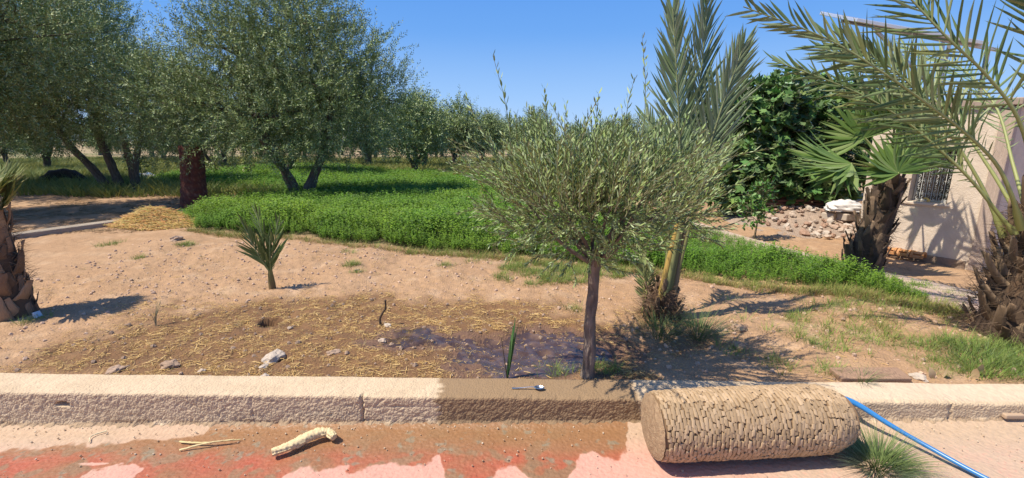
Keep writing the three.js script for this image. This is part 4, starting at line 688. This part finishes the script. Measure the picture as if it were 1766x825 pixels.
{
  const R = rng(85), s = new GB(); s.tube([V(0, .02, -.5), V(.09, .05, -.1), V(.05, .0, .5)], [.034, .042, .03], 3, [1, 1, 1]);
  const g = s.geo(), L = [];
  const one = (x, z, k) => { if (z > kerbZ(x) - KW - .01) return; const c = mix3([.56, .35, .11], [.78, .56, .25], R()), t = .75 + .4 * R(); L.push([x, groundY(x, z) + .004 + .006 * R(), z, R() * 6.28, (.013 + .03 * R() * R()) * k, c.map((v) => v * t), (R() - .5) * .5, 0]); };
  for (let k = 0; k < 130000; k++) { const x = -4.6 + 6.6 * R(), z = -4.6 + 2.1 * R(), b = brown(x, z), cl = ss(-.45, .4, fbm(x * 4.5 + 30, z * 4.5, 4)), m = ss(.8, 1.15, Math.min(mudF(x, z), mud2F(x, z))); if (Math.hypot((x - HOLE[0]) / .1, (z - HOLE[1]) / .09) > 1 && R() < Math.max(b, .5 * (1 - m)) * cl * (.1 + .9 * m)) one(x, z, k % 7 ? .9 : 1.7); }
  for (let k = 0; k < 11000; k++) { const x = -4.8 + 8.8 * R(), z = -5.6 + 3.1 * R(); if (fbm(x * 1.5 + 8, z * 1.5, 3) > -.15 + .4 * R()) one(x, z, .7 + .8 * R()); }
  for (let k = 0; k < 9000; k++) { const x = -11 + 5 * R(), z = -12 + 5.2 * R(); if (alfalfaEdge(x, z) > 0 || fbm(x * 1.2, z * 1.2, 2) < -.2) continue; const t = .35 + .5 * R(); L.push([x, groundY(x, z) + .006, z, R() * 6.28, .05 + .06 * R(), [.5 * t, .33 * t, .17 * t], (R() - .5) * .6, 0]); }
  scatter('straw_litter', 'golden chopped straw strewn over the damp brown soil', 'straw', g, mat([1, 1, 1], .8), L);
  const cl = new THREE.IcosahedronGeometry(.5, 1), p = cl.attributes.position; for (let i = 0; i < p.count; i++) { const v = V().fromBufferAttribute(p, i), f = 1 + .35 * n3(v.x * 3, v.y * 3, v.z * 3); p.setXYZ(i, v.x * f, v.y * f * .7, v.z * f); } cl.computeVertexNormals();
  const S = []; for (let k = 0; k < 6500; k++) { const x = -5.2 + 9.2 * R(), z = -6.2 + 3.7 * R(); if (z > kerbZ(x) - KW - .01 || alfalfaEdge(x, z) > .1) continue; const q = .007 + .03 * Math.pow(R(), 5), dk = brown(x, z) > .5 ? .6 : 1, u = .85 + .3 * R(); S.push([x, groundY(x, z) + q * .12, z, R() * 6.28, q, [.47 * dk * u, .325 * dk * u, .23 * dk * u], R(), R()]); }
  scatter('soil_crumbs', 'small clods and pebbles scattered over the soil bed', 'clods', cl, mat([1, 1, 1], .95), S);
}
// grass tufts that stand as plants
const tuftThing = (label, x, z, y, seed, n, h, sp, w = .004, c1 = [.075, .13, .03], c2 = [.17, .24, .07], lean = .9) => { const o = single('grass_tuft', tuft(seed, n, h, sp, w, c1, c2, lean), blade, label, 'grass tuft'); o.position.set(x, y, z); return o; };
tuftThing('bushy green grass tuft at the foot of the palm log end', 1.80, -1.93, paveY(1.8), 91, 950, .17, .11, .0032, [.09, .15, .035], [.20, .27, .08], 1.0);
tuftThing('green grass clump at the foot of the upright date palm', 1.42, -3.2, groundY(1.42, -3.2) - .01, 92, 340, .26, .12);
tuftThing('shaded grass clump in front of the upright date palm stem', 1.12, -3.2, groundY(1.12, -3.2) - .01, 93, 300, .22, .14);
tuftThing('small grass tuft overhanging the kerb at the plank', 2.13, -2.50, .16, 94, 60, .11, .05);
tuftThing('long grass tuft at the date palm foot by the kerb', 3.1, -2.72, groundY(3.1, -2.72), 95, 120, .16, .16);
{
  const X = -2.83, Z = -3.36, gb = new GB(), R = rng(96); for (let k = 0; k < 9; k++) { const a = R() * 6.28; gb.tube(curve([[0, 0, 0], [Math.cos(a) * .02, .08 + .05 * R(), Math.sin(a) * .02], [Math.cos(a) * .07, .13 + .1 * R(), Math.sin(a) * .06]], 5), (t) => .003 * (1 - .6 * t), 4, mix3([.40, .32, .20], [.28, .27, .15], R())); }
  const o = single('dry_weed', gb.geo(), mat([1, 1, 1], .9, VC), 'pale dry branching weed in the soil between fan palm and hole', 'weed'); o.position.set(X, groundY(X, Z) - .01, Z);
}
{
  const X = -1.06, Z = -3.42, gb = new GB(); gb.tube(curve([[0, -.03, 0], [-.005, .06, 0], [.02, .11, 0], [.045, .15, 0], [.05, .22, .01]], 12), (t) => lerp(.011, .008, t), 7, [.10, .065, .04], .2);
  const o = single('stick', gb.geo(), mat([1, 1, 1], .9, VC), 'short crooked dark stick stuck upright in the straw-covered soil', 'stick'); o.position.set(X, groundY(X, Z), Z);
}

// ---------------------------------------------------------------- stones
const stoneGeo = [1, 2, 3, 4].map((q) => { const g = new THREE.IcosahedronGeometry(.5, 4), p = g.attributes.position; for (let i = 0; i < p.count; i++) { const v = V().fromBufferAttribute(p, i); let f = 1 + .3 * n3(v.x * 2 + q * 7, v.y * 2, v.z * 2) + .07 * n3(v.x * 7, v.y * 7 + q, v.z * 7); v.multiplyScalar(f); v.y = Math.max(v.y * .62, -.14); p.setXYZ(i, v.x, v.y, v.z); } g.computeVertexNormals(); return g; });
const stoneMat = [[.50, .39, .30], [.43, .30, .21], [.54, .45, .36], [.40, .27, .18]].map((c) => mat(c, .9, { map: grainTex }));
[[-1.61, -2.82, .13, 2, 0, 'largest pale grey angular stone in the straw litter near the kerb'], [-1.25, -2.92, .082, 1, 1, 'oval grey-brown stone in the straw litter'], [-2.26, -2.73, .10, 3, 2, 'rounded pinkish stone standing at the kerb edge'], [-1.62, -2.70, .05, 2, 1, 'little pale stone under the largest angular stone'], [-.96, -3.1, .055, 0, 2, 'small pale stone below the crooked stick'], [-1.75, -3.33, .035, 0, 3, 'tiny pale pebble beside the hole'], [-1.55, -2.58, .05, 2, 3, 'flat light stone touching the kerb below the largest stone'], [-2.0, -2.66, .045, 0, 0, 'small grey stone near the rounded pinkish stone'], [-2.55, -2.66, .08, 1, 2, 'flat buried slab stone by the kerb towards the fan palm'], [-4.75, -6.25, .14, 1, 1, 'smooth stone on the bare soil near the knee-high palm'], [1.62, -3.0, .09, 3, 0, 'flat tan stone right of the date palm shadow'], [1.75, -3.25, .10, 3, 3, 'tan stone beyond the date palm shadow'], [2.52, -2.55, .075, 2, 2, 'grey stone by the kerb past the plank'], [-1.0, -3.40, .06, 2, 0, 'pale clod at the foot of the crooked stick']].forEach(([x, z, s, mm, gg, label]) => { const o = single('stone', stoneGeo[gg], stoneMat[mm], label, 'stone'); o.position.set(x, groundY(x, z) + s * .1, z); o.scale.set(s * 1.15, s, s * .9); o.rotation.y = x * 7; });
// rubble beyond the path
{
  const R = rng(101), cols = [[.47, .34, .255], [.52, .41, .32], [.40, .255, .18], [.56, .48, .40]].map((c) => mat(c, .93, { map: grainTex })), chunk = [0, 1, 2].map((k) => { const g = new THREE.IcosahedronGeometry(.5, 1), p = g.attributes.position; const rr = rng(110 + k), mp = new Map(); for (let i = 0; i < p.count; i++) { const v = V().fromBufferAttribute(p, i), key = v.toArray().map((x) => x.toFixed(2)).join(); if (!mp.has(key)) mp.set(key, .7 + .5 * rr()); v.multiplyScalar(mp.get(key)); p.setXYZ(i, v.x, v.y * .7, v.z); } g.computeVertexNormals(); return g; });
  const hY = (x, z) => .17 + .22 * Math.exp(-(((x - 5.3) / 1.0) ** 2) - (((z + 8.1) / .7) ** 2));
  const gb = new GB(), N = 26; for (let j = 0; j <= N; j++) for (let i = 0; i <= N; i++) { const x = 3.7 + 2.9 * i / N, z = -9.4 + 2.9 * j / N, px = 3.7, e = ss(0, .3, Math.min(i, N - i, j, N - j) / N * 2.9); gb.v(V(x, lerp(.05, hY(x, z) - .02, e) + .02 * fbm(x * 5, z * 5, 2), z), V(0, 1, 0), [.46, .345, .26], x, z); }
  for (let j = 0; j < N; j++) for (let i = 0; i < N; i++) { const a = j * (N + 1) + i; const x = 3.7 + 2.9 * i / N, z = -9.4 + 2.9 * j / N; if (x < 4.12 + (z + 7) * -.0 && z > -7.2 && x < 4.3) continue; gb.t(a, a + N + 1, a + N + 2); gb.t(a, a + N + 2, a + 1); }
  structure('rubble_bank', gb.geo(true), mat([1, 1, 1], .95, { ...VC, map: grainTex, bumpMap: grainBump, bumpScale: .03 }));
  let c = 0; while (c < 230) { const x = 4.15 + 1.75 * R(), z = -8.7 + 2.2 * R(); if (x < 4.25 + .35 * ss(-7.6, -6.4, z)) continue; c++; const s = .045 + .1 * R() * R(), o = single('rubble_stone', chunk[c % 3], cols[Math.floor(R() * 4)], 'broken tan stone in the rubble heap past the path', 'stone', 'stones in the rubble heap past the path'); o.position.set(x, hY(x, z) + s * .15, z); o.scale.set(s * 1.3, s, s); o.rotation.set(R(), R() * 6, R()); }
  // stacked firewood under the fig tree
  const wood = [[.20, .085, .055], [.26, .12, .08], [.16, .07, .05], [.33, .2, .14]].map((q) => mat(q, .9, { map: fibreTex })), lg = new THREE.CylinderGeometry(.026, .03, .34, 7);
  for (let row = 0; row < 6; row++) for (let k = 0; k < 9 - Math.floor(row / 3); k++) { const o = single('firewood_stick', lg, wood[Math.floor(R() * 4)], 'reddish brown stick in the firewood stack under the fig tree', 'firewood', 'firewood stacked under the fig tree'); o.position.set(4.72 + k * .155 + .07 * (row % 2) + .02 * R(), .34 + row * .055, -8.25 - .02 * row + .06 * R()); o.rotation.set(.2 * (R() - .5), .25 * (R() - .5), Math.PI / 2 + .2 * (R() - .5)); o.scale.set(1, .42 + .2 * R(), 1); }
}
{
  const X = 5.62, Z = -7.55, o = thing('sack', 'crumpled white plastic sack lying on stone blocks beyond the path', 'sack', [X, .3, Z]);
  const g = new THREE.SphereGeometry(.5, 48, 28), p = g.attributes.position; for (let i = 0; i < p.count; i++) { const v = V().fromBufferAttribute(p, i), f = 1 + .14 * n3(v.x * 3, v.y * 5, v.z * 3) + .1 * Math.abs(n3(v.x * 7, v.y * 7, v.z * 7)); p.setXYZ(i, v.x * .62 * f, Math.max(-.02, v.y * .3 * f * (1 - .35 * v.x)) + .16, v.z * .4 * f); } g.computeVertexNormals();
  part('bag', g, mat([.62, .59, .56], .6), o);
  for (const [x, y, z, w, h, k, t] of [[.02, .045, .08, .34, .12, .22, .2], [.22, .03, .14, .16, .12, .16, -.3], [-.2, .03, -.05, .2, .12, .2, .5], [.28, -.05, .24, .16, .08, .12, .4]]) { const b = single('stone_block', new RoundedBoxGeometry(w, h, k, 2, .02), stoneMat[2], ['long tan stone block under the white sack', 'square stone block at the end of the white sack', 'stone block behind under the white sack', 'low stone block in front of the white sack'][[.34, .16, .2].indexOf(w) < 0 ? 3 : (h === .08 ? 3 : [.34, .16, .2].indexOf(w))], 'stone block'); b.position.set(X + x, .3 + y, Z + z); b.rotation.y = t; }
}

// ---------------------------------------------------------------- the far side at the left
{
  const gb = new GB(), A = V(-7.75, 0, -6.0), B = V(-6.75, 0, -8.1), d = B.clone().sub(A), L = d.length(), o = thing('basin_edging', 'short pale concrete edging of a dry watering basin next to the straw heap', 'edging', [(A.x + B.x) / 2, .06, (A.z + B.z) / 2], Math.atan2(-d.z, d.x));
  part('concrete', new RoundedBoxGeometry(L, .34, .24, 3, .015), mat([.46, .385, .30], .93, { map: grainTex, bumpMap: grainBump, bumpScale: .015 }), o);
}
{
  const X = -6.05, Z = -7.75, o = thing('straw_heap', 'golden heap of dry straw at the corner of the alfalfa', 'straw heap', [X, groundY(X, Z), Z], -.12);
  o.scale.set(.9, .85, .9); const R = rng(121), gb = new GB(), hf = (x, z) => .36 * Math.exp(-(((x + .2) / .52) ** 2) - ((z / .38) ** 2)) + .1 * Math.exp(-(((x - .5) / .4) ** 2) - (((z - .1) / .25) ** 2)), N = 24, base = new GB();
  for (let j = 0; j <= N; j++) for (let i = 0; i <= N; i++) { const x = -1 + 2 * i / N, z = -.7 + 1.4 * j / N; base.v(V(x, hf(x, z) - .03, z), V(0, 1, 0), [.36, .22, .08]); }
  for (let j = 0; j < N; j++) for (let i = 0; i < N; i++) { const a = j * (N + 1) + i; base.t(a, a + N + 1, a + N + 2); base.t(a, a + N + 2, a + 1); }
  part('mound', base.geo(true), mat([1, 1, 1], .9, VC), o);
  for (let k = 0; k < 5200; k++) { const a = R() * 6.28, r = Math.sqrt(R()), x = -.05 + Math.cos(a) * r * .92, z = Math.sin(a) * r * .55, y = hf(x, z); if (y < .015 && R() < .6) continue; const dir = V(.9 * (R() < .8 ? 1 : -1), (R() - .5) * .9 - x * .12, (R() - .5) * 1.7).normalize(), l = .12 + .28 * R() * R() + .08 * R(), p = V(x, y + .01 + .02 * R(), z), c = mix3([.45, .27, .075], [.66, .46, .17], R()); gb.tube([p.clone().addScaledVector(dir, -l / 2), p.clone().add(V(0, .01, 0)), p.clone().addScaledVector(dir, l / 2).add(V(0, -.02, 0))], [.0035, .004, .003], 3, c.map((v) => v * (.8 + .4 * R()))); }
  const s = part('straw', gb.geo(), mat([1, 1, 1], .75, VC), o); s.userData.kind = 'stuff';
}
{
  const X = -14.6, Z = -15.0, gb = new GB(); gb.tube(curve([[-.9, .1, 0], [-.5, .32, 0], [0, .36, 0], [.45, .22, .1], [.8, .0, .2]], 14), (t) => .16 * (1 - .3 * t), 12, [.05, .04, .03], .3);
  const o = single('fallen_trunk', gb.geo(), bark, 'dark arched fallen trunk on the ground left of the leaning olive stems', 'trunk'); o.position.set(X, groundY(X, Z), Z);
}
{
  const X = -13.4, Z = -16.4, gb = new GB(); gb.tube(curve([[-.45, .1, 0], [-.1, .13, 0], [.3, .15, 0], [.6, .1, 0]], 12), (t) => .14 * Math.sin(Math.PI * (.12 + .8 * t)), 10, (t, p) => mix3([.10, .24, .50], [.35, .34, .34], ss(-.1, .5, n3(p.x * 5, p.y * 5, p.z * 5) + (t > .55 ? .6 : 0))), .4);
  const o = single('blue_bundle', gb.geo(), mat([1, 1, 1], .7, VC), 'blue and grey cloth bundle on the ground behind the leaning olive stems', 'bundle'); o.position.set(X, groundY(X, Z), Z);
}
{
  const o = single('cup', new THREE.CylinderGeometry(.025, .03, .05, 14), mat([.45, .55, .66], .4), 'small pale blue cup at the foot of the short fan palm', 'cup'); o.position.set(-4.0, groundY(-4.0, -3.58) + .025, -3.58); o.rotation.z = .3;
}

// ---------------------------------------------------------------- the palm log on the paving
{
  const A = V(.70, 0, -2.005), Bq = V(1.69, 0, -2.075), r = .176, yc = paveY(1.3) + r + .012, L = A.distanceTo(Bq), o = thing('palm_log', 'sawn palm log with cracked scaly bark lying on the paving against the kerb', 'log', [A.x, yc - .01, A.z], Math.atan2(-(Bq.z - A.z), Bq.x - A.x));
  const R = rng(131), prof = (t) => r * (1 - .03 * Math.pow(2 * t - 1, 2)) * (t > .86 ? lerp(1, .80, ss(.86, 1, t)) : 1) * (t < .05 ? lerp(.95, 1, t / .05) : 1), core = new GB();
  core.tube(Array.from({ length: 30 }, (_, k) => V(L * k / 29, 0, 0)), (t) => prof(t) - .0135, 40, (t, p) => [.20, .125, .068].map((x) => x * (1 + .2 * n3(p.x * 20, p.y * 20, p.z * 20)))); part('core', core.geo(), mat([1, 1, 1], .97, VC), o);
  // sawn face
  const fc = new GB(), rings = 12, S = 48, id = []; for (let k = 0; k <= rings; k++) for (let s = 0; s < S; s++) { const a = s / S * 6.2832, rr = (prof(0) - .004) * k / rings * (1 + .03 * n2(Math.cos(a) * 2, Math.sin(a) * 2)), y = Math.sin(a) * rr, z = Math.cos(a) * rr, n = fbm(y * 14, z * 40, 3); id.push(fc.v(V(-.008 + .005 * n - .012 * (1 - k / rings) + .01 * ss(.8, 1, k / rings), y, z), V(-1, 0, 0), mix3([.48, .34, .205], [.36, .24, .14], clamp(.5 + n * .9)), z * 3, y * 3)); }
  for (let k = 0; k < rings; k++) for (let s = 0; s < S; s++) { const s2 = (s + 1) % S; fc.t(id[k * S + s], id[(k + 1) * S + s2], id[(k + 1) * S + s]); fc.t(id[k * S + s], id[k * S + s2], id[(k + 1) * S + s2]); }
  part('sawn_face', fc.geo(true), mat([1, 1, 1], .9, { ...VC, map: grainTex, bumpMap: grainBump, bumpScale: .008 }), o);
  // bark scales in slanting rings
  const geos = Array.from({ length: 8 }, () => { const gb = new GB(), up = V(0, 0, 1), tw = (R() - .5) * .8, bt = [[-.5, -.5], [.0, -.52], [.5, -.5], [.5, .5], [.05, .5], [-.5, .5]].map(([x, y]) => [x * (1 + .2 * (R() - .5)), y * (1 + .6 * (R() - .5)) + .1 * (R() - .5) + .25 * (x > 0 ? 1 : -1) * tw]), lo = bt.map(([x, y]) => gb.v(V(x, y, -.6), V(x, y, 0).normalize(), [1, 1, 1], x, y)), md = bt.map(([x, y]) => gb.v(V(x * .98, y * .98, .35 + .2 * R()), V(x, y, .4).normalize(), [1, 1, 1], x, y)), hi = bt.map(([x, y]) => gb.v(V(x * .86, y * .9, .55 + .35 * R()), V(x * .4, y * .4, 1).normalize(), [1, 1, 1], x, y)), c = gb.v(V(.1 * (R() - .5), .1 * (R() - .5), .75 + .3 * R()), up, [1, 1, 1]);
    for (let i = 0; i < 6; i++) { const j = (i + 1) % 6; gb.t(lo[i], lo[j], md[j]); gb.t(lo[i], md[j], md[i]); gb.t(md[i], md[j], hi[j]); gb.t(md[i], hi[j], hi[i]); gb.t(c, hi[i], hi[j]); } return gb.geo(true); });
  const cols = [[.40, .28, .165], [.44, .31, .185], [.36, .25, .145], [.46, .33, .205], [.38, .265, .155]], mats = cols.map((c) => mat(c, .93, { map: grainTex }));
  const list = [], nr = 52, cam = V(0, 1.6, 0).sub(o.position);
  for (let k = 0; k < nr; k++) { const na = 27 + Math.floor(R() * 17), off = R() * 6.28; for (let s = 0; s < na; s++) {
    const a = off + (s + .55 * (R() - .5)) / na * 6.2832, t = (k + .5) / nr, x = L * t - .028 * Math.sin(a) + .009 * n3(Math.cos(a) * 2, Math.sin(a) * 2, k * .12) + .0015 * (R() - .5), tt = clamp(x / L, .005, .995), pr = prof(tt), nn = V(0, Math.sin(a), Math.cos(a)); if (x < .012 || x > L - .008) continue;
    if (Math.hypot(x - L * .795, (a - 1.15) * r) < .02) continue;                                       // the knot hole
    const m = new THREE.Matrix4().makeBasis(V(1, 0, 0).multiplyScalar(L / nr * (.8 + .16 * R())), V(0, Math.cos(a), -Math.sin(a)).multiplyScalar(pr * 6.2832 / na * (.94 + .3 * R())), nn.clone().multiplyScalar(.0075 * (.5 + .8 * R()))).setPosition(V(x, nn.y * (pr - .010), nn.z * (pr - .010))); m.multiply(new THREE.Matrix4().makeRotationZ(.12 * (R() - .5) - .1));
    const P = V(x, nn.y * pr, nn.z * pr); list.push([nn.dot(cam.clone().sub(P).normalize()), m, Math.floor(R() * 8), Math.floor(R() * 5)]);
  } }
  list.sort((a, b) => b[0] - a[0]); const rest = new GB();
  list.forEach(([, m, g, c], i) => { if (i < 300) { const q = part('bark_scale', geos[g], mats[c], o); q.matrixAutoUpdate = true; m.decompose(q.position, q.quaternion, q.scale); } else rest.add(geos[g], m, cols[c]); });
  const q = part('bark_scale', rest.geo(), mat([1, 1, 1], .93, VC), o); q.userData.kind = 'stuff';
}
// blue hose
{
  const gb = new GB(), p = curve([[1.45, .195, -2.285], [1.68, .192, -2.285], [1.86, .185, -2.262], [2.0, .125, -2.12], [2.09, .092, -2.0], [2.185, .07, -1.82], [2.36, .066, -1.5], [2.9, .07, -.9]], 60); gb.tube(p, .0115, 12, [.03, .17, .43]);
  const o = thing('hose', 'bright blue water hose running from behind the palm log over the paving', 'hose'); part('tube', gb.geo(), mat([1, 1, 1], .32, VC), o);
  const g2 = new GB(); g2.tube(p.slice(0, 34).map((v, i) => v.clone().add(V(.016, .016, -.004).multiplyScalar(1 - i / 33))), .009, 10, [.035, .20, .50]); part('tube', g2.geo(), mat([1, 1, 1], .32, VC), o);
}
// spoon on the kerb
{
  const o = thing('spoon', 'metal spoon lying on the wet stretch of the kerb', 'spoon', [.0, KT + .004, -2.40], -.04), st = mat([.78, .77, .74], .25, { metalness: 1 });
  const b = new GB(), n = 14, id = []; for (let k = 0; k <= n; k++) for (let s = 0; s <= 10; s++) { const t = k / n, v = s / 10 * 2 - 1, w = .021 * Math.pow(Math.sin(Math.PI * clamp(t * .93 + .05)), .7), x = .128 + .062 * t, d = .011 * (1 - v * v) * Math.sin(Math.PI * t); id.push(b.v(V(x, .013 - d, v * w), V(0, 1, 0), [1, 1, 1])); }
  for (let k = 0; k < n; k++) for (let s = 0; s < 10; s++) { const a = k * 11 + s; b.t(a, a + 1, a + 12); b.t(a, a + 12, a + 11); } part('bowl', b.geo(true), st, o);
  const h = new GB(), hid = []; for (let k = 0; k <= 16; k++) { const t = k / 16, x = .132 * t, w = lerp(.0085, .0035, Math.pow(t, .6)), y = .004 + .012 * Math.sin(t * 1.9) * t; for (const [zz, yy] of [[-w, 0], [0, .0016], [w, 0], [0, -.001]]) hid.push(h.v(V(x, y + yy, zz), V(0, 1, 0), [1, 1, 1])); }
  for (let k = 0; k < 16; k++) for (let s = 0; s < 4; s++) { const a = k * 4 + s, c = k * 4 + (s + 1) % 4; h.t(a, c, c + 4); h.t(a, c + 4, a + 4); } part('handle', h.geo(true), st, o);
}
// plank behind the kerb
{
  const o = single('plank', new RoundedBoxGeometry(.42, .05, .12, 2, .006), mat([.36, .225, .145], .85, { map: fibreTex }), 'weathered brown plank lying in the soil along the kerb', 'plank'); o.position.set(2.22, .165, -2.56); o.rotation.set(.1, -.03, .02);
}
// bits on the paving
{
  const twig = (label, pts, rr, c, rough = .2) => { const gb = new GB(); gb.tube(curve(pts, 24), (t) => rr * (1 - .5 * t), 7, c, rough); return single('twig', roughen(gb.geo(), rr * .35, 90), mat([1, 1, 1], .85, VC), label, 'twig'); };
  const y = (x) => paveY(x) + .012;
  twig('long pale stripped twig on the wet red floor', [[-1.83, y(-1.83), -2.19], [-1.7, y(-1.7) + .006, -2.17], [-1.55, y(-1.55) + .01, -2.18], [-1.5, y(-1.5), -2.2]], .0055, [.55, .45, .22]);
  twig('second pale twig crossing the long one on the wet red floor', [[-1.78, y(-1.78), -2.12], [-1.66, y(-1.66) + .014, -2.155], [-1.52, y(-1.52) + .02, -2.175]], .005, [.58, .48, .25]);
  twig('thin bent pale twig at the foot of the kerb', [[-2.33, y(-2.33), -2.30], [-2.37, y(-2.37) + .004, -2.25], [-2.34, y(-2.34), -2.20]], .0045, [.62, .54, .36]);
  twig('pale twig at the kerb foot near the image corner', [[-3.02, y(-3.02), -2.3], [-2.94, y(-2.94) + .004, -2.26], [-2.9, y(-2.9), -2.22]], .0045, [.6, .52, .36]);
  const gb = new GB(); gb.tube(curve([[-1.245, .014, -2.05], [-1.17, .018, -2.10], [-1.10, .026, -2.17], [-1.02, .026, -2.205], [-.965, .02, -2.17]], 90), (t) => .02 * (.7 + .5 * Math.sin(Math.PI * (.15 + .7 * t))) * (t > .97 ? .8 : 1), 22, (t, p) => [.62, .49, .28].map((v) => v * (1 + .15 * n3(p.x * 60, p.y * 60, p.z * 60))), .35);
  single('palm_fibre_piece', roughen(gb.geo(), .0036, 55), mat([1, 1, 1], .95, VC), 'bent knobbly straw-coloured piece of palm stalk on the wet floor', 'palm stalk');
  const R = rng(141), L = []; const cg = new THREE.IcosahedronGeometry(.5, 0); for (let k = 0; k < 900; k++) { const x = -3.2 + 6.4 * R(), z = kerbZ(x) + .02 + .5 * Math.pow(R(), 2.2), q = .003 + .009 * Math.pow(R(), 3); L.push([x, paveY(x) + .004 + q * .3, z, R() * 6, q, mix3([.34, .22, .13], [.62, .52, .38], R()), R(), R()]); }
  scatter('grit', 'crumbs of grit and dirt along the foot of the kerb', 'grit', cg, mat([1, 1, 1], .95), L);
  // dry curled leaves by the palm foot
  [[2.62, -2.56], [2.7, -2.58], [2.86, -2.55], [2.95, -2.6]].forEach(([x, z], i) => { const l = single('dry_leaf', LEAFLET[2], mat([.55, .42, .24], .9), ['dry curled palm sheath nearest the grey stone by the kerb', 'dry curled palm sheath just past the grey stone by the kerb', 'dry curled palm sheath standing up by the kerb', 'dry curled palm sheath closest to the date palm foot'][i], 'dry leaf'); l.position.set(x, groundY(x, z), z); l.scale.set(.04, .09 + .02 * (i % 2), .06); l.rotation.set(.3, i, .5 - .3 * i); });
}
renderer.render(scene, camera);
